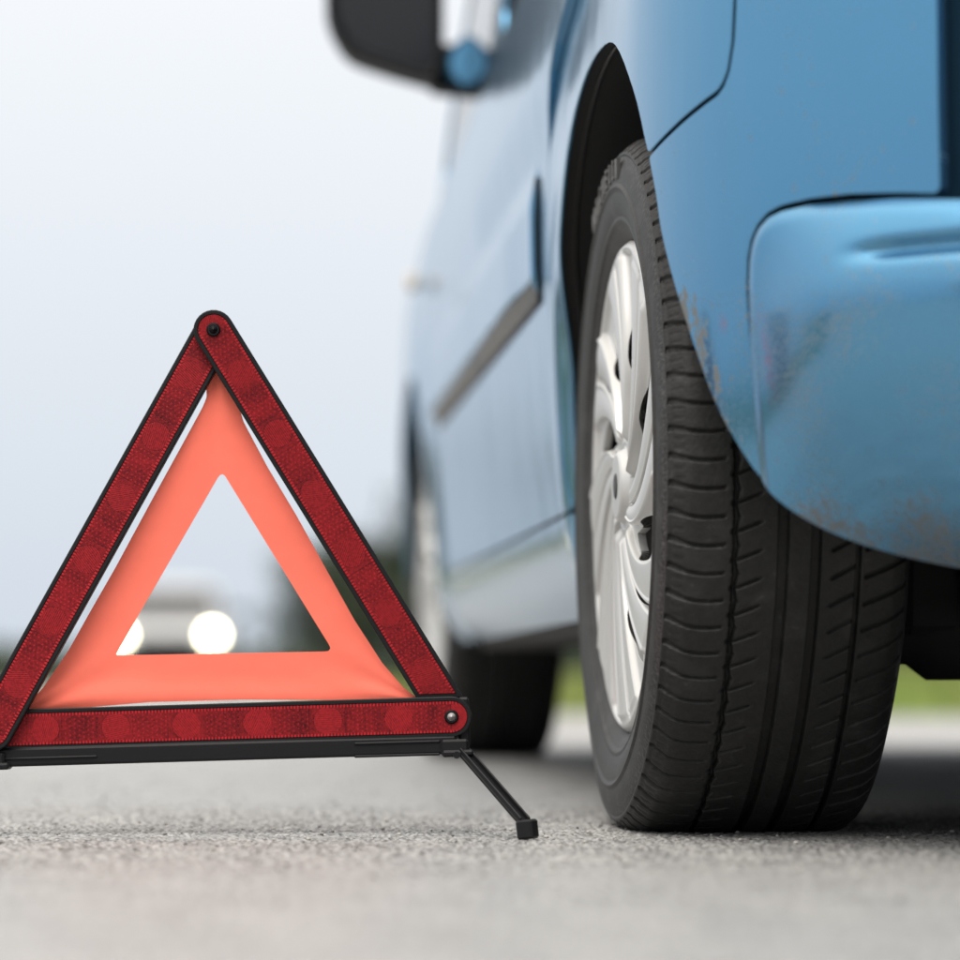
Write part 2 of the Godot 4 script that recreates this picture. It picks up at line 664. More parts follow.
# ------------------------------------------------------------------ wheel
const PITCH := 86
func tyre_mesh() -> ArrayMesh:
	# outline across the tyre: outer bead, sidewall, shoulder, tread and back
	var px := [-0.082, -0.092, -0.100, -0.1065, -0.109, -0.108, -0.1035, -0.097, -0.086, -0.06, 0.0, 0.06, 0.086, 0.097, 0.1035, 0.108, 0.109, 0.1065, 0.1, 0.092, 0.082]
	var pr := [0.216, 0.221, 0.231, 0.247, 0.264, 0.281, 0.295, 0.3055, 0.3120, 0.3155, 0.3170, 0.3155, 0.3120, 0.3055, 0.295, 0.281, 0.264, 0.247, 0.231, 0.221, 0.216]
	var ts := []
	for k in px.size():
		ts.append(float(k))
	# sample list along the outline, dense at groove walls
	var smp := []
	var t := 0.0
	while t < 20.0:
		smp.append(t)
		t += 0.09 if (t < 5.9 or t > 14.1) else 0.08
	smp.append(20.0)
	var xs := PackedFloat32Array()
	var rs := PackedFloat32Array()
	for s: float in smp:
		if s > 6.9 and s < 13.1:
			continue
		xs.append(tab(ts, px, s))
		rs.append(tab(ts, pr, s))
	# the tread band gets its own even spacing, refined at the main grooves
	var band := []
	var x := -0.0965
	while x < 0.0966:
		band.append(x)
		var near := 1.0
		for g in [-0.048, -0.0125, -0.0035, 0.0155, 0.0245, 0.0535, 0.0585]:
			near = minf(near, absf(x - g))
		x += 0.0006 if near < 0.0026 else 0.0017
	var left := 0
	while left < xs.size() and xs[left] < 0.0:
		left += 1
	var X := PackedFloat32Array()
	var R := PackedFloat32Array()
	for k in left:
		X.append(xs[k])
		R.append(rs[k])
	for b: float in band:
		X.append(b)
		R.append(0.3170 - 0.0016 * pow(b / 0.06, 2.0) if absf(b) < 0.06 else tab([0.06, 0.086, 0.097], [0.3154, 0.3120, 0.3055], absf(b)))
	for k in range(left, xs.size()):
		X.append(xs[k])
		R.append(rs[k])
	var th := PackedFloat32Array()
	var a := -1.85
	while a < 1.85:
		th.append(a)
		a += 0.0029
	while a < TAU - 1.85:
		th.append(a)
		a += 0.02
	th.append(TAU - 1.85)
	var nw := X.size()
	var P := PackedVector3Array()
	var UV := PackedVector2Array()
	P.resize(th.size() * nw)
	UV.resize(th.size() * nw)
	var pl := TAU / PITCH
	for i in th.size():
		var an := th[i]
		var ph := an / pl
		var zig := 0.0011 * (absf(fposmod(ph, 1.0) - 0.5) * 4.0 - 1.0)
		var ca := cos(an)
		var sa := sin(an)
		for j in nw:
			var w := X[j]
			var r := R[j]
			if absf(w) < 0.101 and r > 0.297:
				var dep := 0.0
				dep = maxf(dep, 0.0058 * (1.0 - smoothstep(0.0014, 0.0022, absf(w + 0.048 - zig))))
				dep = maxf(dep, 0.0066 * (1.0 - smoothstep(0.0040, 0.0050, absf(w + 0.008))))
				dep = maxf(dep, 0.0066 * (1.0 - smoothstep(0.0036, 0.0046, absf(w - 0.020))))
				dep = maxf(dep, 0.0058 * (1.0 - smoothstep(0.0018, 0.0026, absf(w - 0.056))))
				# cross cuts
				var off := 99.0
				var half := 0.0011
				if w < -0.0565:
					off = fposmod(ph + 0.06 * (w + 0.08) / 0.02 - 0.35 * pow((w + 0.078) / 0.02, 2.0) * 0.3, 1.0)
					half = 0.0008 + 0.0012 * smoothstep(-0.085, -0.1, w)
				elif w > -0.047 and w < -0.023:
					off = fposmod(ph - 0.42 * (w + 0.047) / 0.024 + 0.5, 1.0)
					half = 0.0008 * smoothstep(-0.023, -0.03, w)
				elif w > 0.031 and w < 0.0555:
					off = fposmod(ph - 0.55 * (w - 0.031) / 0.024 + 0.2, 1.0)
					half = 0.0008 * smoothstep(0.031, 0.037, w)
				elif w > 0.0625:
					off = fposmod(ph - 0.5 * (w - 0.062) / 0.03 + 0.1, 1.0)
					half = 0.0009
				if off < 90.0:
					var dd := minf(off, 1.0 - off) * pl * 0.316
					dep = maxf(dep, 0.0028 * (1.0 - smoothstep(half, half + 0.0012, dd)) * smoothstep(0.0, 0.0006, half))
				r -= dep
			elif w < -0.09:
				# rings and scuff ribs moulded in the outer sidewall
				r += 0.0
			var wx := w
			if w < -0.085 and R[j] < 0.31:
				var q := R[j]
				wx -= 0.0018 * (smoothstep(0.2965, 0.2975, q) - smoothstep(0.3005, 0.302, q))
				wx -= 0.0020 * (smoothstep(0.2660, 0.267, q) - smoothstep(0.2695, 0.2705, q))
				wx -= 0.0015 * (smoothstep(0.236, 0.238, q) - smoothstep(0.240, 0.242, q))
				var rib := fposmod(an * 60.0 / TAU * 4.0, 1.0)
				wx += 0.0005 * (smoothstep(0.302, 0.304, q)) * (1.0 if rib < 0.4 else 0.0)
			var y := r * sa
			var z := r * ca
			var sink := smoothstep(-0.2, -0.306, y)
			wx *= 1.0 + 0.045 * sink * (1.0 if absf(w) > 0.09 else absf(w) / 0.09)
			if y < -0.306:
				y = -0.306 - (y + 0.306) * 0.02
				y = -0.306
			P[i * nw + j] = Vector3(wx * 0.985, y, z)
			UV[i * nw + j] = Vector2(an / TAU, float(j) / (nw - 1))
	var mb := MB.new()
	mb.grid(P, th.size(), nw, -1.0, UV)
	return mb.mesh()


const SPOKES := 8.0
func cover_f(sw: float, r: float) -> float:
	# openings of the wheel cover: swept drops between pairs of blades; sw runs along the sweep
	var a := fposmod(sw * SPOKES / TAU + 0.5, 1.0) - 0.5
	var k := (r - 0.068) / (0.190 - 0.068)
	var f := 0.01
	if k > 0.0 and k < 1.0:
		f = absf(a) / SPOKES * TAU * r - tab([0.0, 0.15, 0.45, 0.75, 1.0], [-0.002, 0.008, 0.0185, 0.0175, -0.002], k)
	# narrow slot between the twin blades
	var q := (r - 0.095) / (0.196 - 0.095)
	if q > 0.0 and q < 1.0:
		f = minf(f, (0.5 - absf(a)) / SPOKES * TAU * r - 0.0030 * sin(PI * q))
	return f


func cover_s(sw: float, r: float) -> Vector3:
	var s := fposmod(sw * SPOKES / TAU, 1.0)            # 0 in the middle of an opening, 0.5 between the twin blades
	var k := (r - 0.05) / 0.17
	var th := sw + 0.62 * k + 0.06 * sin(PI * clampf(k, 0.0, 1.0))
	var on := smoothstep(0.040, 0.055, r) * (1.0 - smoothstep(0.207, 0.214, r))
	var b0 := (smoothstep(0.17, 0.205, s) - smoothstep(0.475, 0.488, s)) * (1.0 - 0.30 * pow((s - 0.30) / 0.18, 2.0))
	var b1 := (smoothstep(0.512, 0.525, s) - smoothstep(0.795, 0.83, s)) * (1.0 - 0.30 * pow((s - 0.70) / 0.18, 2.0))
	var h := on * 0.0085 * maxf(b0, b1 * 0.82)
	# crisp rib down the leading edge of each blade
	h += on * 0.0016 * (smoothstep(0.205, 0.215, s) - smoothstep(0.235, 0.245, s) + smoothstep(0.525, 0.535, s) - smoothstep(0.553, 0.563, s))
	h += 0.0055 * smoothstep(0.209, 0.213, r) * (1.0 - smoothstep(0.2165, 0.221, r))
	h += 0.0075 * (1.0 - smoothstep(0.030, 0.034, r)) + 0.004 * (1.0 - smoothstep(0.040, 0.046, r)) - 0.002 * exp(-pow((r - 0.037) / 0.0022, 2.0))
	return Vector3(-0.0925 - h, r * sin(th), r * cos(th))


func make_wheel(parent: Node, at: Vector3, turn: float, tyre: ArrayMesh, cov: Array, letters: bool) -> Node3D:
	var w := Node3D.new()
	w.name = "wheel"
	w.position = at
	w.rotation.y = turn
	w.scale = Vector3(1.0, 1.025, 1.025)
	parent.add_child(w, true)
	part("tyre", tyre, M.rubber, w)
	part("wheel_cover", cov[0], M.cover, w)
	part("rim", cov[1], M.steel, w)
	part("brake_drum", cov[2], M.steel, w)
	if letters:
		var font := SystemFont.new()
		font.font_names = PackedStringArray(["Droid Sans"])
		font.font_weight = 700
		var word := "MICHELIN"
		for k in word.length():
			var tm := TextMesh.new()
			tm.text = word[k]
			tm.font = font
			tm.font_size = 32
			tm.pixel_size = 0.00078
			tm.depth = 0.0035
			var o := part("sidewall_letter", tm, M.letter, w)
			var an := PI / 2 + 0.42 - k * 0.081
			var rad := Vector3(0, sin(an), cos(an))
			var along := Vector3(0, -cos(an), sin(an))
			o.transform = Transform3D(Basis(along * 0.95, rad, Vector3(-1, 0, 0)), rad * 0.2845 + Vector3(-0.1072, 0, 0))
	return w


func wheel_shapes() -> Array:
	var rr := span(0.010, 0.221, 0.0024)
	var ta := span(0.0, TAU, TAU / 800.0)
	var tmp := Node3D.new()
	var c := panel("c", cover_s, ta, rr, cover_f, null, tmp, 0.008, false, -1.0, 0.0007)
	var cm := c.mesh
	# centre cap closing the hub
	tmp.free()
	var rim := MB.new()
	var P := PackedVector3Array()
	var prof := [[-0.084, 0.224], [-0.091, 0.2225], [-0.085, 0.217], [-0.05, 0.206], [-0.02, 0.195], [0.04, 0.19], [0.085, 0.205], [0.09, 0.222]]
	for k in 97:
		var a := TAU * k / 96
		for q in prof:
			P.append(Vector3(q[0], q[1] * sin(a), q[1] * cos(a)))
	rim.grid(P, 97, prof.size(), -1.0)
	var dr := MB.new()
	dr.tube([Vector3(-0.035, 0, 0), Vector3(-0.03, 0, 0), Vector3(0.05, 0, 0)], [0.13, 0.135, 0.135], 48)
	dr.tube([Vector3(-0.105, 0, 0), Vector3(-0.1035, 0, 0), Vector3(-0.02, 0, 0)], [0.010, 0.013, 0.013], 24)
	dr.tube([Vector3(-0.02, 0, 0), Vector3(-0.01, 0, 0)], [0.19, 0.19], 48)
	return [cm, rim.mesh(), dr.mesh()]


# ------------------------------------------------------------------ the van
func make_van() -> void:
	wave.seed = 17
	wave.frequency = 7.0
	wave.fractal_octaves = 2
	# wheel arch, then the cut-up lower edge of the bumper
	var ax_ := [-0.393, -0.395, -0.372, -0.308, -0.205, -0.075, 0.06, 0.165, 0.25, 0.296]
	var ay_ := [0.20, 0.316, 0.44, 0.568, 0.664, 0.707, 0.711, 0.690, 0.634, 0.570]
	for k in 37:
		arch_hole.append(Vector2(tab(range(10), ax_, k / 4.0), tab(range(10), ay_, k / 4.0)))
	var lx := [0.296, 0.312, 0.3225, 0.345, 0.369, 0.402, 0.434, 0.464, 0.495, 0.53, 0.565, 0.601, 0.638, 0.72]
	var ly := [0.570, 0.535, 0.502, 0.457, 0.415, 0.358, 0.316, 0.285, 0.261, 0.240, 0.227, 0.220, 0.217, 0.2155]
	for k in range(1, 53):
		arch_hole.append(Vector2(tab(range(14), lx, k / 4.0), tab(range(14), ly, k / 4.0)))
	arch_hole.append_array(PackedVector2Array([Vector2(1.4, 0.215), Vector2(1.4, 0.0), Vector2(-0.393, 0.0)]))
	for q in [[0.452, 1.1], [0.450, 0.70], [0.449, 0.66], [0.4465, 0.635], [0.440, 0.612], [0.433, 0.602], [0.424, 0.5965], [0.412, 0.594], [0.399, 0.591], [0.355, 0.581], [0.311, 0.572], [0.20, 0.553], [0.20, 0.0], [1.5, 0.0], [1.5, 1.1]]:
		bumper_region.append(Vector2(q[0], q[1]))
	insert_region = PackedVector2Array([Vector2(1.5, 0.484), Vector2(0.68, 0.484), Vector2(0.614, 0.4915), Vector2(0.569, 0.4955), Vector2(0.53, 0.4965), Vector2(0.50, 0.495), Vector2(0.485, 0.4915), Vector2(0.473, 0.484), Vector2(0.465, 0.474), Vector2(0.460, 0.460), Vector2(0.4575, 0.44), Vector2(0.457, 0.40), Vector2(0.46, 0.1), Vector2(1.5, 0.1)])
	for q in [[-0.10, 0.985], [-0.10, 0.86], [-0.115, 0.83], [-0.15, 0.812], [-0.20, 0.802], [-0.27, 0.787], [-0.32, 0.768], [-0.36, 0.738], [-0.395, 0.69], [-0.42, 0.63], [-0.433, 0.56], [-0.436, 0.48], [-0.434, 0.40], [-0.425, 0.345], [-0.415, 0.3145], [-1.25, 0.3145], [-1.25, 0.985]]:
		door_region.append(Vector2(q[0], q[1]))

	var car := thing("parked_van", "blue van with a dirty rear bumper standing beside the warning triangle", "van", Vector3(0.24, 0, -2.685))
	car.rotation.y = YAW

	# --- near side panels
	panel("rear_quarter_panel", skin, span(-0.52, 0.49, 0.006), span(0.29, 0.96, 0.006),
		func(u, y): return minf(minf(f_arch(u, y), -sd_poly(Vector2(u, y), bumper_region) - GAP), -sd_poly(Vector2(u, y), door_region) - GAP if u > -0.5 and y > 0.3145 else (-0.01 if u < -0.4 else 0.01)),
		M.paint, car, 0.003)
	panel("rear_corner_panel", skin, span(0.285, 0.66, 0.0042), span(0.205, 0.96, 0.0042), corner_f, M.paint_bumper, car, 0.014)
	panel("tailgate", skin, span(0.69, 1.33, 0.01), span(0.49, 0.96, 0.01), func(u, y): return minf(u - 0.70, y - 0.50), M.paint, car, 0.05)
	panel("door_channel", skin_channel, span(0.60, 0.76, 0.01), span(0.46, 0.96, 0.02), func(_u, _y): return 1.0, M.paint, car, 0.002)
	var seal := MB.new()
	seal.tube([skin_channel(0.6635, 0.47), skin_channel(0.6635, 0.7), skin_channel(0.6635, 0.95)], [0.006, 0.006, 0.006], 10)
	part("door_seal", seal, M.black, car)
	panel("rear_bumper", skin_insert, span(0.45, 1.33, 0.0042), span(0.205, 0.50, 0.0042), insert_f, M.paint_bumper, car, 0.016)
	panel("sliding_door", skin_door, span(-1.26, -0.09, 0.007), span(0.31, 0.96, 0.006),
		func(u, y): return minf(sd_poly(Vector2(u, y), door_region) - GAP, y - 0.3145 - GAP), M.paint, car, 0.014)
	panel("front_door", skin, span(-2.16, -1.24, 0.012), span(0.31, 0.96, 0.008),
		func(u, y): return minf(minf(u + 2.15, -1.25 - u), y - 0.3145) - GAP, M.paint, car, 0.014)
	# dark gasket under the raised moulding of each door
	for k in 2:
		var gk := MB.new()
		var pts := []
		if k == 0:
			for y in [0.69, 0.64, 0.59, 0.565]:
				pts.append(skin_door(-0.5035, y) + Vector3(0.001, 0, 0))
		for u in span([-0.512, -1.257][k], [-1.243, -2.07][k], 0.06):
			pts.append(skin_door(u, 0.5535) if k == 0 else skin(u, 0.5535))
		var rad := []
		rad.resize(pts.size())
		rad.fill(0.0036)
		gk.tube(pts, rad, 8)
		part("moulding_gasket", gk, M.trim, car)
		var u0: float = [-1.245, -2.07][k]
		var u1: float = [-0.512, -1.255][k]  # added dark strip over the chamfer, painting its down-facing shade
		panel("moulding_shade_strip", func(u, y):
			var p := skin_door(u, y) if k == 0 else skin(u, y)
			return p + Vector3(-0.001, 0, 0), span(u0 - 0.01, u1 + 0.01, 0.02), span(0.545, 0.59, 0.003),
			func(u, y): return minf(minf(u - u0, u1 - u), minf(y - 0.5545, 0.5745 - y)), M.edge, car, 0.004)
	var front_arch := func(u, y): return Vector2(u + 2.7, y - 0.316).length() - 0.385
	panel("front_fender", skin, span(-3.4, -2.14, 0.012), span(0.22, 0.96, 0.01),
		func(u, y): return minf(minf(front_arch.call(u, y), -2.15 - u - GAP), minf(hood_y(u) - y, maxf(y - 0.56, u + 3.12) - GAP)), M.paint, car, 0.02)
	panel("front_bumper", skin, span(-4.15, -2.95, 0.02), span(0.21, 0.7, 0.02),
		func(u, y): return minf(minf(front_arch.call(u, y), minf(0.56 - y, -3.12 - u) - GAP), y - 0.22), M.paint, car, 0.02)
	panel("grille", skin, span(-4.15, -3.38, 0.03), span(0.55, 0.96, 0.02),
		func(u, y): return minf(hood_y(u) - y, minf(y - 0.565, -3.41 - u)), M.trim, car, 0.02)
	panel("sill", skin, span(-2.34, -0.37, 0.012), span(0.205, 0.316, 0.006),
		func(u, y): return minf(minf(f_arch(u, y), front_arch.call(u, y)), 0.3145 - GAP - y), M.paint, car, 0.003)
	# --- dark body shell behind the panel gaps
	for mir in [false, true]:
		panel("inner_shell", func(u, y):
			var q := plan(u)
			var o: float = -(tab(SY, SX, y) + 0.13) - 0.035
			if u > 0.6:
				o -= 0.05
			return Vector3(q[0].x + q[1].x * o, y, q[0].y + q[1].y * o),
			span(-4.15, 1.33, 0.03), span(0.225, 0.95, 0.02), func(u, y): return minf(minf(f_arch(u, y) - 0.012, front_arch.call(u, y) - 0.01), hood_y(u) - 0.02 - y), M.black, car, 0.002, mir)
	# --- far side, plain
	panel("off_side_panel", skin, span(-4.15, 1.33, 0.02), span(0.205, 0.96, 0.015),
		func(u, y): return minf(minf(f_arch(u, y), front_arch.call(u, y)), hood_y(u) - y), M.paint, car, 0.02, true)
	# --- glasshouse
	var wins := [rounded(-2.27, -1.33, 0.985, 1.52, 0.06), rounded(-1.17, -0.62, 0.985, 1.52, 0.06), rounded(-0.42, 0.12, 0.985, 1.50, 0.06)]
	var screen := PackedVector2Array([Vector2(-2.40, 1.0), Vector2(-2.40, 1.62), Vector2(-4.0, 1.62), Vector2(-4.0, 1.0)])
	var back := rounded(0.74, 2.0, 1.02, 1.55, 0.06)
	for mir in [false, true]:
		panel("upper_body", skin2, span(-3.28, 1.33, 0.02), span(0.96, 1.70, 0.015), func(u, y):
			var d := 1.0
			for w in wins:
				d = minf(d, -sd_poly(Vector2(u, y), w))
			d = minf(d, -sd_poly(Vector2(u, y), screen))
			return minf(d, -sd_poly(Vector2(u, y), back)), M.paint, car, 0.004, mir)
		var inset := func(u, y):
			var p := skin2(u, y)
			return Vector3(p.x + 0.003, p.y, p.z - (0.003 if p.z > 0.4 else 0.0) + (0.003 if p.z < -2.3 else 0.0))
		for w: PackedVector2Array in wins:
			var lo := w[0]
			var hi := w[0]
			for q in w:
				lo = lo.min(q)
				hi = hi.max(q)
			panel("side_window", inset, span(lo.x - 0.01, hi.x + 0.01, 0.03), span(lo.y - 0.01, hi.y + 0.01, 0.03), func(_u, _y): return 1.0, M.glass, car, 0.003, mir)
		panel("windscreen", inset, span(-3.28, -2.39, 0.04), span(0.99, 1.63, 0.03), func(_u, _y): return 1.0, M.glass, car, 0.003, mir)
		panel("rear_window", inset, span(0.73, 1.33, 0.03), span(1.01, 1.56, 0.03), func(_u, _y): return 1.0, M.glass, car, 0.003, mir)
		panel("tail_lamp", func(u, y): return skin2(u, y) + Vector3(-0.004, 0, 0.004), span(0.50, 0.64, 0.01), span(0.99, 1.35, 0.02), func(_u, _y): return 1.0, M.red_lamp, car, 0.004, mir)
	var roof := MB.new()
	var P := PackedVector3Array()
	var ru := span(-3.28, 1.33, 0.06)
	for u in ru:
		var a := skin2(u, 1.70)
		for k in 17:
			var s := k / 16.0
			P.append(Vector3(lerpf(a.x, 1.4 - a.x, s), 1.70 + 0.05 * sin(PI * s) * smoothstep(0.7, 0.4, a.z) * smoothstep(-1.9, -1.4, a.z), a.z))
	roof.grid(P, ru.size(), 17, 1.0)
	part("roof", roof, M.paint, car)
	var hood := MB.new()
	P = PackedVector3Array()
	ru = span(-4.15, -2.1, 0.05)
	for u in ru:
		var a := skin(u, hood_y(u) - 0.001)
		for k in 13:
			var s := k / 12.0
			P.append(Vector3(lerpf(a.x, 1.4 - a.x, s), a.y + 0.05 * sin(PI * s) * smoothstep(-3.44, -3.2, a.z), a.z))
	hood.grid(P, ru.size(), 13, 1.0)
	part("bonnet", hood, M.paint, car)

	# --- wheel housings: half drum and inner wall
	for zc in [0.0, -2.7]:
		for mir in [false, true]:
			var rim := []
			if zc == 0.0:
				for q in arch_hole:
					if q.y > 0.15 and q.x < 0.44:
						rim.append(q)
			else:
				for k in 33:
					var a := PI + 0.25 - (PI + 0.5) * k / 32.0
					rim.append(Vector2(zc + 0.39 * cos(a), 0.316 + 0.39 * sin(a)))
			var h := MB.new()
			P = PackedVector3Array()
			for q: Vector2 in rim:
				var o := q + (q - Vector2(zc, 0.316)).normalized() * 0.006
				var e := skin(o.x, maxf(o.y, 0.21))
				for k in 5:
					var s := k / 4.0
					P.append(Vector3(lerpf(e.x + 0.0035, 0.24, s) if not mir else 1.4 - lerpf(e.x + 0.0035, 0.24, s), o.y, lerpf(e.z, o.x if o.x < 0.3 else e.z, s)))
			h.grid(P, rim.size(), 5, 1.0 if not mir else -1.0)
			var cx := 1.4 - 0.24 if mir else 0.24
			var f := [Vector3(cx, 0.16, zc)]
			for q: Vector2 in rim:
				f.append(Vector3(cx, q.y, q.x))
			h.flat(f, Vector3(1 if mir else -1, 0, 0))
			if zc == 0.0:      # rolled lip of the liner
				var lp := []
				var lr := []
				for q: Vector2 in rim:
					if q.x < 0.30:
						var e := skin(q.x, q.y)
						lp.append(Vector3(e.x + 0.017 if not mir else 1.4 - e.x - 0.017, q.y, q.x) + Vector3(0, q.y - 0.316, q.x).normalized() * 0.004)
						lr.append(0.0022)
				h.tube(lp, lr, 8)
			part("wheel_housing", h, M.liner, car)

	# --- underside
	var ub := MB.new()
	ub.box(Transform3D(Basis(), Vector3(0.7, 0.29, -1.35)), Vector3(0.9, 0.14, 3.75), 0.02)
	ub.box(Transform3D(Basis(), Vector3(0.1, 0.235, -1.35)), Vector3(0.30, 0.085, 1.86), 0.012)
	ub.box(Transform3D(Basis(), Vector3(1.3, 0.235, -1.35)), Vector3(0.30, 0.085, 1.86), 0.012)
	part("floor_pan", ub, M.under, car)
	var fc := MB.new()
	fc.box(Transform3D(Basis(), Vector3(0.7, 0.6, -1.3)), Vector3(1.3, 0.5, 3.0), 0.02)
	part("cabin_floor", fc, M.black, car)
	var ax := MB.new()
	ax.tube([Vector3(0.125, 0.192, 0.0), Vector3(0.16, 0.192, 0), Vector3(0.175, 0.187, 0), Vector3(1.225, 0.187, 0), Vector3(1.24, 0.192, 0), Vector3(1.275, 0.192, 0)], [0.042, 0.043, 0.052, 0.052, 0.043, 0.042], 20)
	ax.box(Transform3D(Basis(Vector3.RIGHT, 0.12), Vector3(0.17, 0.235, -0.12)), Vector3(0.06, 0.08, 0.36), 0.01)
	ax.box(Transform3D(Basis(Vector3.RIGHT, 0.12), Vector3(1.23, 0.235, -0.12)), Vector3(0.06, 0.08, 0.36), 0.01)
	part("rear_axle", ax, M.black, car)
	var sp := MB.new()
	sp.tube([Vector3(0.21, 0.22, 0.08), Vector3(0.30, 0.50, 0.10)], [0.024, 0.024], 14)
	sp.tube([Vector3(0.20, 0.20, 0.10), Vector3(0.46, 0.26, 0.16), Vector3(0.75, 0.27, 0.16)], [0.012, 0.012, 0.012], 10)
	part("shock_absorber", sp, M.black, car)
	var mf := MB.new()
	mf.tube([Vector3(0.55, 0.315, 0.42), Vector3(0.57, 0.315, 0.42), Vector3(1.03, 0.315, 0.42), Vector3(1.05, 0.315, 0.42)], [0.07, 0.085, 0.085, 0.07], 24)
	mf.tube([Vector3(0.8, 0.29, 0.40), Vector3(0.82, 0.27, 0.1), Vector3(0.8, 0.25, -1.0)], [0.025, 0.025, 0.025], 14)
	part("exhaust", mf, M.black, car)
	var bk := MB.new()
	bk.box(Transform3D(Basis(), Vector3(0.7, 0.42, 0.50)), Vector3(1.0, 0.16, 0.06), 0.01)
	part("bumper_beam", bk, M.black, car)

	# --- wheels
	var tyre := tyre_mesh()
	var cov := wheel_shapes()
	make_wheel(car, Vector3(-0.011, 0.3139, 0), 0.0, tyre, cov, true)
	make_wheel(car, Vector3(0.0, 0.3139, -2.7), deg_to_rad(3.0), tyre, cov, false)
	make_wheel(car, Vector3(1.4, 0.3139, 0), PI, tyre, cov, false)
	make_wheel(car, Vector3(1.4, 0.3139, -2.7), PI + deg_to_rad(4.0), tyre, cov, false)

	# --- door mirror: dark housing on a painted foot
	for mir in [1.0, -1.0]:
		var mr := Node3D.new()
		mr.name = "door_mirror"
		mr.position = Vector3(-0.11 if mir > 0 else 1.51, 1.03, -1.93)
		mr.scale = Vector3(mir, 1, 1)
		car.add_child(mr, true)
		var hs := MB.new()
		var loop := []          # outline seen from behind, x outwards is negative
		for q in [[-0.045, 0.052], [-0.10, 0.066], [-0.155, 0.083], [-0.175, 0.092], [-0.19, 0.108], [-0.205, 0.135], [-0.213, 0.16], [-0.214, 0.19], [-0.205, 0.25], [-0.185, 0.275], [-0.11, 0.285], [-0.045, 0.28], [-0.03, 0.265], [-0.03, 0.07]]:
			loop.append(Vector2(q[0], q[1]))
		var cen := Vector2(-0.12, 0.17)
		P = PackedVector3Array()
		var lay := [[0.075, 0.0], [0.075, 0.86], [0.083, 0.93], [0.084, 1.0], [0.06, 1.02], [0.0, 1.0], [-0.05, 0.85], [-0.08, 0.55], [-0.09, 0.0]]
		for q in lay:
			for k in loop.size() + 1:
				var e: Vector2 = cen + (loop[k % loop.size()] - cen) * q[1]
				P.append(Vector3(e.x, e.y, q[0]))
		hs.grid(P, lay.size(), loop.size() + 1, -1.0)
		part("mirror_housing", hs, M.trim, mr)
		var mg := MB.new()
		var fl := []
		for e: Vector2 in loop:
			var w := cen + (e - cen) * 0.84
			fl.append(Vector3(w.x, w.y, 0.0765))
		mg.flat(fl, Vector3(0, 0, 1))
		part("mirror_glass", mg, M.mirror_glass, mr)
		var arm := MB.new()
		arm.box(Transform3D(Basis(Vector3.FORWARD, 0.10), Vector3(-0.006, 0.083, 0.0)), Vector3(0.085, 0.075, 0.07), 0.012)
		part("mirror_arm", arm, M.trim, mr)
		var ft := MB.new()
		var pts := []
		var rad := []
		for k in 13:
			var s := k / 12.0
			pts.append(Vector3(0.012, 0.045 + 0.085 * s, 0.05))
			rad.append(0.002 + 0.044 * pow(sin(PI * pow(s, 0.75)), 0.7))
		ft.tube(pts, rad, 18)
		ft.box(Transform3D(Basis(), Vector3(0.045, 0.085, 0.045)), Vector3(0.10, 0.062, 0.07), 0.02)
		part("mirror_foot", ft, M.paint, mr)
	var sd := MB.new()
	sd.box(Transform3D(Basis(), Vector3(-0.146, 0.853, -2.52)), Vector3(0.022, 0.03, 0.06), 0.008)
	part("side_indicator", sd, M.indicator, car)


func hood_y(u: float) -> float:
	return 0.96 - 0.20 * smoothstep(-2.5, -3.7, u)


func joint(y: float) -> float:      # half the open joint round the bumper, closing to nothing down its side
	return 0.0027 * smoothstep(0.36, 0.45, y)


func corner_f(u: float, y: float) -> float:
	var p := Vector2(u, y)
	return minf(minf(f_arch(u, y), sd_poly(p, bumper_region) - GAP), minf(-sd_poly(p, insert_region) - joint(y), 0.647 - u))


func insert_f(u: float, y: float) -> float:
	return minf(f_arch(u, y), sd_poly(Vector2(u, y), insert_region) - joint(y))


# ------------------------------------------------------------------ warning triangle
const TPX := 1133.0
func tri_pt(u: float, v: float) -> Vector2:      # photo pixel -> triangle plane, roll taken out
	return Vector2((u - 213.0) / TPX, -(v - 330.0) / TPX).rotated(-deg_to_rad(1.7))


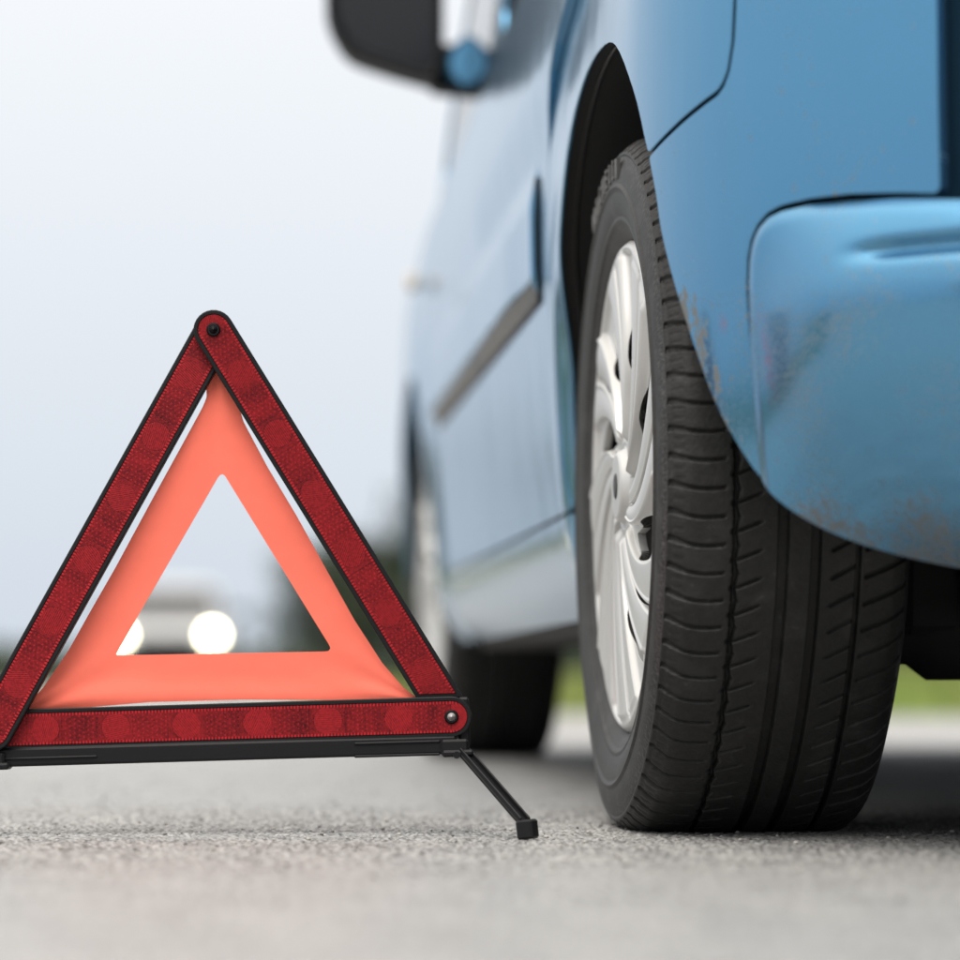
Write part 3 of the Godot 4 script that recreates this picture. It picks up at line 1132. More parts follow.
func reflector_texture(sd: int) -> Image:
	var W := 1024
	var H := 72
	var im := Image.create(W, H, false, Image.FORMAT_RGB8)
	var f := FastNoiseLite.new()
	f.seed = sd
	f.frequency = 0.22
	var g := FastNoiseLite.new()
	g.seed = sd + 1
	g.frequency = 0.012
	var k := W / 0.42
	for y in H:
		for x in W:
			var mx := x / k * 1000.0        # millimetres along and across
			var my := (y - H / 2.0) / k * 1000.0
			var s := 0.46 + 0.16 * f.get_noise_2d(x, y) + 0.3 * g.get_noise_2d(x, y * 0.4)
			var cell := fposmod(mx, 62.0)
			var band := int(mx / 62.0)
			if cell < 31.0:        # dotted field
				var dx := fposmod(mx, 4.0) - 2.0
				var dy := fposmod(my + (2.0 if int(mx / 4.0) % 2 == 0 else 0.0), 4.0) - 2.0
				s += 0.34 if dx * dx + dy * dy < 0.7 else -0.04
			else:                  # fine ruled field
				s += 0.10 * sin(mx * TAU / 1.3) + 0.05
			var cx := cell - 46.0
			if cx * cx + my * my < 12.3 * 12.3:     # ruled disc
				var a := 0.5 + band * 1.1
				s = (0.74 if sd == 51 else 0.62) + 0.24 * sin((cx * cos(a) + my * sin(a)) * TAU / 1.7) + 0.1 * f.get_noise_2d(x, y)
			elif cx * cx + my * my < 13.0 * 13.0:
				s -= 0.15
			if absf(fposmod(mx, 31.0)) < 0.7:
				s -= 0.16
			if absf(my) > 11.2:     # bead row at each edge
				s = 1.25 if fposmod(mx, 2.9) < 1.4 else 0.35
			# moulded cells differ from one another
			s += 0.30 * (fposmod(sin(floorf(mx / 1.5) * 12.9898 + floorf(my / 1.5) * 78.233 + sd) * 43758.5453, 1.0) - 0.5)
			var c := Color(0.035, 0.002, 0.004).lerp(Color(0.33, 0.014, 0.019), clampf(s, 0.0, 1.3))
			im.set_pixel(x, y, c.linear_to_srgb())
	return im


func extrude(mb: MB, loop: PackedVector2Array, z0: float, z1: float, ch: float, X: Transform3D) -> void:
	# prism with a small chamfer on its front edge
	var ins := Geometry2D.offset_polygon(loop, -ch)
	var k := loop.size()
	var cen := Vector2.ZERO
	for p in loop:
		cen += p / k
	var sgn := -1.0 if Geometry2D.is_polygon_clockwise(loop) else 1.0
	for a in k:
		var p := loop[a]
		var q := loop[(a + 1) % k]
		var e := q - p
		if e.length() < 1e-7:
			continue
		var nn := Vector2(e.y, -e.x).normalized() * sgn
		var w := (X.basis * Vector3(nn.x, nn.y, 0)).normalized()
		mb.flat([X * Vector3(p.x, p.y, z0), X * Vector3(q.x, q.y, z0), X * Vector3(q.x, q.y, z1 - ch), X * Vector3(p.x, p.y, z1 - ch)], w)
		var pi := p - nn * ch
		var qi := q - nn * ch
		mb.flat([X * Vector3(p.x, p.y, z1 - ch), X * Vector3(q.x, q.y, z1 - ch), X * Vector3(qi.x, qi.y, z1), X * Vector3(pi.x, pi.y, z1)], (w + X.basis.z).normalized())
	for cap in [[ins[0] if ins.size() else loop, z1, 1.0], [loop, z0, -1.0]]:
		var poly: PackedVector2Array = cap[0]
		var idx := Geometry2D.triangulate_polygon(poly)
		var nz: Vector3 = X.basis.z * cap[2]
		var b := mb.v.size()
		for p in poly:
			mb.add(X * Vector3(p.x, p.y, cap[1]), nz.normalized(), p)
		for a in range(0, idx.size(), 3):
			mb.tri(b + idx[a], b + idx[a + 1], b + idx[a + 2])


func make_triangle() -> void:
	var t := thing("warning_triangle", "red reflective warning triangle with orange fabric, standing on the road by the van", "warning triangle", Vector3(-0.018, 0, -2.56))
	var body := Node3D.new()
	# the frame hangs from the top pivot; tilt of the whole set-up about the ground
	var apex := Vector3((213.0 - 480.0) / TPX + 0.018, EYE + (685.0 - 330.0) / TPX, 0.0)
	body.transform = Transform3D(Basis(Vector3.BACK, deg_to_rad(1.7)), apex)
	var side := 0.401
	var c60 := side * sin(PI / 3)
	var A := Vector3(0, 0, 0)
	var L := Vector3(-side / 2, -c60, 0)
	var Rr := Vector3(side / 2, -c60, 0)
	var bars := [
		["right", A + Vector3(0, 0, 0.0105), Rr + Vector3(0, 0, 0.001), 0.0, 0.0, 0.0185],
		["bottom", Rr + Vector3(0, 0, 0.0115), L + Vector3(0, 0, 0.0095), 0.0, 0.0, 0.0],
		["left", L + Vector3(0, 0, 0.019), A + Vector3(0, 0, 0.001), 0.0, 0.0, 0.0]]
	var hw := 0.0178
	for k in 3:
		var p: Vector3 = body.transform * (bars[k][1] as Vector3)
		var q: Vector3 = body.transform * (bars[k][2] as Vector3)
		var ex := (q - p).normalized()
		var ez := Vector3(0, 0, 1)
		ez = (ez - ex * ez.dot(ex)).normalized()
		var X := Transform3D(Basis(ex, ez.cross(ex), ez), p)
		var ln := (q - p).length()
		# far ends stop against the next bar's edge
		var endx: float = ln - [0.019, -0.004, 0.012][k]
		var bar := MB.new()
		var loop := slanted(endx, hw, k)
		extrude(bar, loop, -0.008, 0.0, 0.0008, X)
		# raised lip all round
		var lip_in := Geometry2D.offset_polygon(loop, -0.0036)[0]
		lip(bar, loop, lip_in, 0.0014, X)
		part("frame_bar", bar, M.plastic, t)
		var rf := MB.new()
		var inner := Geometry2D.offset_polygon(loop, -0.0040)[0]
		extrude(rf, inner, 0.0, 0.0009, 0.0003, X)
		for j in rf.v.size():
			var w: Vector3 = X.affine_inverse() * rf.v[j]
			rf.t[j] = Vector2(w.x / 0.42, 0.5 + w.y / 0.42 * 1024.0 / 72.0)
		var m := mat(Color.WHITE, 0.4)
		var im := reflector_texture(50 + k)
		m.albedo_texture = tex(im)
		var gm: Image = im.duplicate()
		m.normal_enabled = true
		m.normal_texture = bump(gm, 2.0)
		m.normal_scale = 0.5
		m.metallic_specular = 0.3
		part("reflector", rf, m, t)
		# rivet
		var rv := MB.new()
		var c0 := X * Vector3(0, 0, 0.0)
		rv.tube([c0, c0 + ez * 0.0022, c0 + ez * 0.0026], [0.0062, 0.0062, 0.0050], 24)
		part("rivet_washer", rv, M.plastic, t)
		var rh := MB.new()
		var pts := []
		var rad := []
		for s in 6:
			var a := PI / 2 * s / 5.0
			pts.append(c0 + ez * (0.0024 + 0.0022 * sin(a)))
			rad.append(0.0036 * cos(a) + 0.00005)
		rh.tube(pts, rad, 18)
		part("rivet", rh, M.plastic if k == 0 else M.rivet, t)
	make_fabric(t)
	make_base(t)


func slanted(endx: float, hw: float, k: int) -> PackedVector2Array:
	# round at the pivot, cut at 60 degrees at the far end (the neighbouring bar lies over it)
	var o := PackedVector2Array()
	for a in 15:
		var an := PI / 2 + PI * a / 14.0
		o.append(Vector2(hw * cos(an), hw * sin(an)))
	var cut: float = hw / tan(PI / 3)
	# bars run clockwise, so the outer edge is on +y: it is the longer side
	o.append(Vector2(endx - cut if k != 2 else endx - cut, -hw))
	o.append(Vector2(endx + cut, hw))
	return o


func lip(mb: MB, a: PackedVector2Array, _b: PackedVector2Array, h: float, X: Transform3D) -> void:
	var k := a.size()
	var sgn := -1.0 if Geometry2D.is_polygon_clockwise(a) else 1.0
	var w := 0.0034
	var inn := PackedVector2Array()
	for j in k:
		var e0 := (a[j] - a[(j + k - 1) % k]).normalized()
		var e1 := (a[(j + 1) % k] - a[j]).normalized()
		var n0 := Vector2(e0.y, -e0.x) * sgn
		var n1 := Vector2(e1.y, -e1.x) * sgn
		var mm := (n0 + n1).normalized()
		inn.append(a[j] - mm * w / maxf(0.4, mm.dot(n0)))
	for j in k:
		var p := a[j]
		var q := a[(j + 1) % k]
		var pi := inn[j]
		var qi := inn[(j + 1) % k]
		var e := (q - p)
		if e.length() < 1e-6:
			continue
		var n2 := Vector2(e.y, -e.x).normalized() * sgn
		var o := X.basis * Vector3(n2.x, n2.y, 0)
		var z := X.basis.z
		mb.flat([X * Vector3(p.x, p.y, -0.001), X * Vector3(q.x, q.y, -0.001), X * Vector3(q.x, q.y, h * 0.6), X * Vector3(p.x, p.y, h * 0.6)], o)
		var pm := p.lerp(pi, 0.25)
		var qm := q.lerp(qi, 0.25)
		mb.flat([X * Vector3(p.x, p.y, h * 0.6), X * Vector3(q.x, q.y, h * 0.6), X * Vector3(qm.x, qm.y, h), X * Vector3(pm.x, pm.y, h)], (o + z).normalized())
		mb.flat([X * Vector3(pm.x, pm.y, h), X * Vector3(qm.x, qm.y, h), X * Vector3(qi.x, qi.y, h), X * Vector3(pi.x, pi.y, h)], z)
		mb.flat([X * Vector3(pi.x, pi.y, h), X * Vector3(qi.x, qi.y, h), X * Vector3(qi.x, qi.y, -0.001), X * Vector3(pi.x, pi.y, -0.001)], -o)


func make_fabric(t: Node3D) -> void:
	var outer := PackedVector2Array()
	for q in [[208, 352], [219, 352], [229, 372], [235, 398], [242, 421], [266, 466], [296, 516], [326, 570], [354, 620], [382, 663], [403, 687], [422, 702], [400, 701.5], [330, 700.0], [240, 699.5], [150, 702], [98, 706.5], [60, 709.5], [22, 713], [44, 688], [69, 650], [92, 608], [115, 567], [150, 501], [185, 436], [201, 406], [205, 396], [204, 380]]:
		outer.append(Vector2((q[0] - 213.0) / TPX, -(q[1] - 330.0) / TPX))
	var hole := PackedVector2Array()
	var cs := [Vector2(220.5, 470), Vector2(333, 651.5), Vector2(115, 655.5)]
	for k in 3:
		var c: Vector2 = cs[k]
		var a: Vector2 = (cs[(k + 2) % 3] - c).normalized()
		var b: Vector2 = (cs[(k + 1) % 3] - c).normalized()
		var r := 8.0 if k < 2 else 3.0
		for s in 6:
			var w := s / 5.0
			var p := c + a * r * (1 - w) * (1 - w) + b * r * w * w
			hole.append(Vector2((p.x - 213.0) / TPX, -(p.y - 330.0) / TPX))
	var apex := Vector3((213.0 - 480.0) / TPX + 0.018, EYE + (685.0 - 330.0) / TPX, 0.0)
	var fold := FastNoiseLite.new()
	fold.seed = 9
	fold.frequency = 5.0
	var corner := [Vector2(0.0, -0.02), Vector2(0.185, -0.328), Vector2(-0.168, -0.338)]
	var S := func(x: float, y: float) -> Vector3:
		var z := 0.0016 * fold.get_noise_2d(x * 1.0, y * 1.0)
		var p := Vector2(x, y)
		for k in 3:      # creases fanning out of the tied corners
			var d: Vector2 = p - corner[k]
			var a := d.angle()
			z += 0.0011 * sin(a * 17.0 + k * 2.0) * exp(-d.length() / 0.07) * smoothstep(0.0, 0.02, d.length())
		z += 0.003 * exp(-pow((y + 0.325) / 0.012, 2.0))
		return apex + Vector3(x, y, z - 0.0095 + 0.0075 * clampf((0.185 - x) / 0.37, 0.0, 1.0))
	var f := func(x: float, y: float) -> float:
		var p := Vector2(x, y)
		return minf(sd_poly(p, outer), -sd_poly(p, hole))
	panel("fabric_panel", S, span(-0.175, 0.19, 0.0022), span(-0.345, -0.015, 0.0022), f, M.fabric, t, 0.0006, false, 1.0, 0.0001)


func make_base(t: Node3D) -> void:
	# black channel under the lower bar with folding feet
	var roll := Basis(Vector3.BACK, deg_to_rad(1.65))
	var at := func(u: float, v: float, z := 0.0) -> Vector3:
		return Vector3((u - 480.0) / TPX + 0.018, EYE + (685.0 - v) / TPX, z)
	var b := MB.new()
	var mid: Vector3 = at.call(226.0, 750.5)
	b.box(Transform3D(roll, mid + Vector3(0, 0, 0.004)), Vector3(0.408, 0.0165, 0.020), 0.0022)
	# stiffening ribs
	b.box(Transform3D(roll, (at.call(398.0, 742.0) as Vector3) + Vector3(0, 0, 0.0135)), Vector3(0.075, 0.0024, 0.004), 0.0008)
	b.box(Transform3D(roll, (at.call(398.0, 754.5) as Vector3) + Vector3(0, 0, 0.0135)), Vector3(0.075, 0.0024, 0.004), 0.0008)
	b.box(Transform3D(roll, (at.call(50.0, 757.0) as Vector3) + Vector3(0, 0, 0.0135)), Vector3(0.09, 0.0022, 0.004), 0.0008)
	part("base_channel", b, M.plastic, t)
	for s in [1, -1]:
		var h := MB.new()
		var u := 455.0 if s > 0 else -4.0
		var dv := 0.0 if s > 0 else 13.0
		if s > 0:
			h.box(Transform3D(roll, (at.call(464.0, 722.0, 0.002) as Vector3)), Vector3(0.010, 0.044, 0.014), 0.002)
		h.box(Transform3D(roll, (at.call(u, 746.0 + dv, 0.006) as Vector3)), Vector3(0.024, 0.013, 0.026), 0.002)
		h.box(Transform3D(roll, (at.call(u + 3.0, 752.5 + dv, 0.010) as Vector3)), Vector3(0.028, 0.006, 0.022), 0.002)
		var pin: Vector3 = at.call(u + 2.0, 754.0 + dv, 0.0)
		h.tube([pin + Vector3(0, 0, 0.018), pin + Vector3(0, 0, 0.0225)], [0.0035, 0.003], 14)
		part("hinge", h, M.plastic, t)
	# feet: front right leg seen in the picture; left pair outside it
	var legs := [[at.call(463.0, 752.0, 0.014), Vector3((527.0 - 480.0) / 1172.0 + 0.018, 0.0085, 0.085)],
		[at.call(-4.0, 765.0, 0.014), Vector3(-0.465, 0.0085, 0.085)], [at.call(-4.0, 765.0, -0.004), Vector3(-0.465, 0.0085, -0.10)]]
	for lg in legs:
		var p: Vector3 = lg[0]
		var q: Vector3 = lg[1]
		var top := q + Vector3(-0.003 if q.x > 0 else 0.003, 0.005, -0.002)
		var d := top - p
		var ex := d.normalized()
		var ey := (Vector3.UP - ex * ex.y).normalized()
		var X := Transform3D(Basis(ex, ey, ex.cross(ey)), (p + top) / 2)
		var m := MB.new()
		m.box(X, Vector3(d.length(), 0.0035, 0.011), 0.0008)
		m.box(X.translated_local(Vector3(0, 0.0035, 0.0046)), Vector3(d.length(), 0.0045, 0.0018), 0.0006)
		m.box(X.translated_local(Vector3(0, 0.0035, -0.0046)), Vector3(d.length(), 0.0045, 0.0018), 0.0006)
		var leg := part("leg", m, M.plastic, t)
		var f := MB.new()
		f.box(Transform3D(Basis(Vector3.UP, -0.5) * Basis(Vector3.BACK, 0.12), q), Vector3(0.0155, 0.0165, 0.014), 0.0018)
		part("foot", f, M.plastic, leg)


# ------------------------------------------------------------------ surroundings
func make_road() -> void:
	var xs := PackedFloat32Array()
	var zs := PackedFloat32Array()
	var s := 0.0032
	var x := -0.62
	while x < 0.75:
		xs.append(x)
		x += s
	var st := s
	while x < 30.0:
		xs.append(x)
		x += st
		st *= 1.16
	xs.append(30.0)
	st = s
	x = -0.62 - s
	while x > -40.0:
		xs.insert(0, x)
		st *= 1.16
		x -= st
	xs.insert(0, -40.0)
	var d := 2.22
	while d < 3.05:
		zs.append(d)
		d += 0.0036
	st = 0.0036
	while d < 80.0:
		zs.append(d)
		d += st
		st *= 1.05
	zs.append(80.0)
	st = 0.0036
	d = 2.22 - st
	while d > -12.0:
		zs.insert(0, d)
		st *= 1.06
		d -= st
	zs.insert(0, -12.0)
	var f := FastNoiseLite.new()
	f.seed = 61
	f.frequency = 130.0
	f.fractal_octaves = 2
	f.noise_type = FastNoiseLite.TYPE_SIMPLEX
	var P := PackedVector3Array()
	var UV := PackedVector2Array()
	for a in xs:
		var fx := smoothstep(-0.75, -0.6, a) * smoothstep(0.9, 0.72, a)
		for b in zs:
			var k := fx * smoothstep(1.9, 2.25, b) * smoothstep(3.4, 3.0, b)
			var y := 0.0
			if k > 0.0:
				y = k * (0.0021 * f.get_noise_2d(a, b) - 0.0008)
			P.append(Vector3(a, y, -b))
			UV.append(Vector2(a, b) / 0.55)
	var mb := MB.new()
	mb.grid(P, xs.size(), zs.size(), 1.0, UV)
	setting("road", mb, M.road)
	# loose grit lying on the asphalt
	var peb := MB.new()
	rng.seed = 21
	for k in 20:
		var t := (k + 0.5) / 20.0
		var ph := k * 2.39996
		var rr := sqrt(1.0 - pow(1.0 - 2.0 * t, 2.0))
		var q := Vector3(cos(ph) * rr, 1.0 - 2.0 * t, sin(ph) * rr)
		peb.add(q * rng.randf_range(0.75, 1.1), q)
	for a in 20:          # hull of the 20 points: every triple with all others on one side
		for b in range(a + 1, 20):
			for c2 in range(b + 1, 20):
				var nn := (peb.v[b] - peb.v[a]).cross(peb.v[c2] - peb.v[a])
				var pos := 0
				var neg := 0
				for e in 20:
					if e != a and e != b and e != c2:
						if nn.dot(peb.v[e] - peb.v[a]) > 0.0:
							pos += 1
						else:
							neg += 1
				if pos == 0 or neg == 0:
					peb.tri(a, b, c2)
	for k in 20:
		peb.c.append(Color.WHITE)
	var pm := peb.mesh()
	M.grit = mat(Color.WHITE, 0.8)
	M.grit.vertex_color_use_as_albedo = true
	pm.surface_set_material(0, M.grit)
	var mm := MultiMesh.new()
	mm.transform_format = MultiMesh.TRANSFORM_3D
	mm.use_colors = true
	mm.mesh = pm
	mm.instance_count = 2600
	for k in 2600:
		var sz := 0.0006 + 0.0019 * pow(rng.randf(), 3.0)
		var bs := Basis(Vector3(rng.randfn(), rng.randfn(), rng.randfn()).normalized(), rng.randf() * TAU).scaled(Vector3(sz, sz * 0.7, sz))
		mm.set_instance_transform(k, Transform3D(bs, Vector3(rng.randf_range(-0.7, 0.9), sz * 0.3, -rng.randf_range(1.7, 4.2))))
		var g := rng.randf_range(0.07, 0.42)
		mm.set_instance_color(k, Color(g * 1.04, g, g * 0.93))
	var gi := MultiMeshInstance3D.new()
	gi.name = "road_grit"
	gi.multimesh = mm
	add_child(gi, true)
	gi.set_meta("kind", "stuff")
	gi.set_meta("label", "loose fine grit scattered on the asphalt")
	gi.set_meta("category", "grit")
	# open land to the horizon
	var fm := MB.new()
	fm.flat([Vector3(-4000, -0.03, 60), Vector3(4000, -0.03, 60), Vector3(4000, -0.03, -6000), Vector3(-4000, -0.03, -6000)], Vector3.UP)
	setting("field_ground", fm, M.field)


var verge_edge := [[14.0, 7.5], [8.0, 9.6], [3.5, 11.4], [1.6, 12.3], [0.3, 13.4], [-0.6, 16.0], [-1.3, 22.0], [-2.4, 38.0], [-4.0, 60.0], [-5.0, 80.0]]
func verge_pt(t: float) -> Vector2:
	var ts := range(verge_edge.size())
	var a := []
	var b := []
	for q in verge_edge:
		a.append(q[0])
		b.append(q[1])
	return Vector2(tab(ts, a, t), tab(ts, b, t))


func verge_at(t: float, s: float) -> Vector3:      # s metres from the kerbless edge
	var e := verge_pt(t)
	var dir := Vector2(1.0, 0.75).normalized()
	var p := e + dir * s
	return Vector3(p.x, 0.035 * smoothstep(0.0, 0.15, s) + 0.16 * smoothstep(0.2, 5.0, s) + 0.25 * smoothstep(4.0, 25.0, s) - 0.015, -p.y)


func make_verges() -> void:
	var mb := MB.new()
	var P := PackedVector3Array()
	var ss := [0.0, 0.05, 0.15, 0.4, 1.0, 2.0, 3.5, 5.0, 9.0, 16.0, 30.0, 60.0]
	var nt := 91
	for k in nt:
		for s: float in ss:
			P.append(verge_at(k / 10.0, s))
	mb.grid(P, nt, ss.size(), 1.0)
	setting("grass_verge", mb, M.soil)
	mb = MB.new()
	P = PackedVector3Array()
	for k in 41:
		var d := 4.0 + 80.0 * k / 40.0
		for s: float in ss:
			P.append(Vector3(-6.8 - 0.086 * d - s, 0.05 * smoothstep(0.0, 0.2, s) + 0.45 * smoothstep(0.3, 5.0, s) - 0.012, -d))
	mb.grid(P, 41, ss.size(), -1.0)
	setting("grass_verge_left", mb, M.soil)
	# grass tufts on both verges: nobody could count them
	var tuft := MB.new()
	rng.seed = 4
	for k in 9:
		var a := rng.randf() * TAU
		var h := rng.randf_range(0.6, 1.0)
		var o := Vector3(cos(a), 0, sin(a)) * rng.randf() * 0.35
		var lean := Vector3(cos(a), 0, sin(a)) * rng.randf_range(0.15, 0.55) * h
		var w := Vector3(-sin(a), 0, cos(a)) * 0.06
		var nn := Vector3(cos(a), 0.4, sin(a)).normalized()
		var i0 := tuft.add(o - w, nn)
		var i1 := tuft.add(o + w, nn)
		var i2 := tuft.add(o + lean * 0.45 + Vector3(0, h * 0.65, 0) - w * 0.7, nn)
		var i3 := tuft.add(o + lean * 0.45 + Vector3(0, h * 0.65, 0) + w * 0.7, nn)
		var i4 := tuft.add(o + lean + Vector3(0, h, 0), nn)
		tuft.quad(i0, i1, i3, i2)
		tuft.tri(i2, i3, i4)
	for k in tuft.v.size():
		tuft.c.append(Color.WHITE)
	var tm := tuft.mesh()
	tm.surface_set_material(0, M.blade)
	var xf := []
	var cl := []
	var patch := FastNoiseLite.new()
	patch.seed = 14
	patch.frequency = 0.6
	for side in 2:
		for k in [26000, 9000][side]:
			var p: Vector3
			if side == 0:
				var t := 9.0 * pow(rng.randf(), 1.1)
				var s := 0.02 + 14.0 * pow(rng.randf(), 2.2)
				p = verge_at(t, s)
			else:
				var d := rng.randf_range(12.0, 84.0)
				var s := 0.05 + 12.0 * pow(rng.randf(), 1.8)
				p = Vector3(-6.8 - 0.086 * d - s, 0.05 * smoothstep(0.0, 0.2, s) + 0.45 * smoothstep(0.3, 5.0, s) - 0.012, -d)
			var h := rng.randf_range(0.07, 0.17)
			var b := Basis(Vector3.UP, rng.randf() * TAU).scaled(Vector3(0.16, h, 0.16))
			xf.append(Transform3D(b, p))
			var dry := clampf(0.4 + 0.7 * patch.get_noise_2d(p.x, p.z) + rng.randf_range(-0.2, 0.25), 0.0, 1.0)
			var c := Color(0.17, 0.27, 0.04).lerp(Color(0.33, 0.32, 0.11), dry)
			cl.append(c * rng.randf_range(0.8, 1.15))
	var mm := MultiMesh.new()
	mm.transform_format = MultiMesh.TRANSFORM_3D
	mm.use_colors = true
	mm.mesh = tm
	mm.instance_count = xf.size()
	for k in xf.size():
		mm.set_instance_transform(k, xf[k])
		mm.set_instance_color(k, cl[k])
	var g := MultiMeshInstance3D.new()
	g.name = "grass"
	g.multimesh = mm
	add_child(g, true)
	g.set_meta("kind", "stuff")
	g.set_meta("label", "yellowish green grass growing on the road verges")
	g.set_meta("category", "grass")


func make_tree(called: String, label: String, at: Vector3, h: float, w: float, sd: int, tint: Color, group := "", leaves := 4200) -> void:
	var t := thing(called, label, "tree", at, group)
	rng.seed = sd
	var tr := MB.new()
	var top := Vector3(rng.randf_range(-0.1, 0.1), h * 0.75, rng.randf_range(-0.1, 0.1))
	tr.tube([Vector3(0, -0.1, 0), Vector3(0.02, h * 0.15, 0), top * 0.5, top], [h * 0.035, h * 0.026, h * 0.018, h * 0.006], 10)
	var tips := []
	for k in 11:
		var s := rng.randf_range(0.12, 0.75)
		var a := TAU * k * 0.38 + rng.randf()
		var o := top * s + Vector3(0, 0.02, 0)
		var reach := w * 0.5 * rng.randf_range(0.6, 0.95) * (1.1 - 0.6 * absf(s - 0.35))
		var e := o + Vector3(cos(a) * reach, h * rng.randf_range(0.08, 0.22), sin(a) * reach)
		tr.tube([o, o.lerp(e, 0.5) + Vector3(0, h * 0.03, 0), e], [h * 0.013, h * 0.009, h * 0.003], 7)
		tips.append(e)
		tips.append(o.lerp(e, 0.6))
	tips.append(top)
	part("trunk", tr, M.bark, t)
	var cr := MB.new()
	for k in leaves:
		var c: Vector3 = tips[rng.randi() % tips.size()]
		var dv := Vector3(rng.randfn(), rng.randfn() * 0.8, rng.randfn()) * w * 0.12
		var p := c + dv
		p.y = clampf(p.y, h * 0.04 + rng.randf() * 0.1, h)
		var n := Vector3(rng.randfn(), rng.randfn() + 0.5, rng.randfn()).normalized()
		var e1 := n.cross(Vector3(rng.randfn(), rng.randfn(), rng.randfn())).normalized() * h * rng.randf_range(0.014, 0.024)
		var e2 := n.cross(e1) * 0.6
		var col := tint * rng.randf_range(0.7, 1.3)
		col.a = 1.0
		var i0 := cr.add(p - e1, n)
		cr.add(p + e2, n)
		cr.add(p + e1, n)
		cr.add(p - e2, n)
		for q in 4:
			cr.c.append(col)
		cr.quad(i0, i0 + 1, i0 + 2, i0 + 3)
	part("crown", cr, M.leaf, t)


func make_background() -> void:
	# trees where the road bends away, partly hidden by the van
	var dark := Color(0.035, 0.052, 0.024)
	make_tree("bushy_tree", "small dark green tree at the road bend, outermost towards the oncoming car", Vector3(-2.7, 0.05, -58), 3.5, 2.4, 101, dark, "trees at the road bend", 9000)
	make_tree("bushy_tree", "tall dark green tree rising behind the small one at the bend", Vector3(-1.4, 0.1, -61), 4.7, 3.2, 102, dark, "trees at the road bend", 9000)
	for k in 4:
		make_tree("bushy_tree", "dark green tree of the bend, %s after the tall one" % ["first", "second", "third", "fourth"][k], Vector3(0.8 + k * 1.9, 0.15, -60 - k * 1.5), 5.0 + 0.4 * (k % 2), 3.0, 103 + k, dark, "trees at the road bend")
	# trees left of the picture, mirrored in the van's door
	for k in 4:
		make_tree("roadside_tree", "green tree on the left verge, %s along the road from the triangle" % ["first", "second", "third", "fourth"][k], Vector3(-10.6 - k * 0.9, 0.4, -44.0 + k * 6.0), 3.8 + 0.4 * (k % 3), 3.0, 120 + k, Color(0.045, 0.075, 0.025), "trees on the left verge")
	# trees behind the lens, seen dark in the van's mirror and bumper
	for k in 9:
		make_tree("roadside_tree", "leafy tree standing across the road behind the van, mirrored in its bumper", Vector3(-17.0 + k * 4.2 + (k % 2) * 0.8, 0.0, 17.0 + (k % 3) * 1.5), 6.0 + 0.7 * (k % 3), 6.4, 140 + k, Color(0.03, 0.045, 0.02), "trees behind the van", 8000)
	# far wood closing the horizon
	var far := MB.new()
	rng.seed = 77
	for k in 2600:
		var x := rng.randf_range(-420.0, 420.0)
		var d := 420.0 + rng.randf_range(0.0, 60.0)
		var h := rng.randf_range(3.5, 7.5)
		var r := rng.randf_range(1.5, 3.2)
		var seg := 6
		var b := far.v.size()
		for a in 4:
			var yy: float = [0.0, 0.35, 0.75, 1.0][a] * h
			var rr: float = [0.5, 1.0, 0.75, 0.05][a] * r
			for s in seg:
				var an := TAU * s / seg + a
				far.add(Vector3(x + rr * cos(an) * rng.randf_range(0.7, 1.2), yy, -d + rr * sin(an)), Vector3(cos(an), 0.3, sin(an)).normalized())
		for a in 3:
			for s in seg:
				var i0 := b + a * seg + s
				var i1 := b + a * seg + (s + 1) % seg
				far.quad(i0, i1, i1 + seg, i0 + seg)
	var fo := part("far_wood", far, M.wood, self)
	fo.set_meta("kind", "stuff")
	fo.set_meta("label", "hazy far wood along the horizon")
	fo.set_meta("category", "wood")


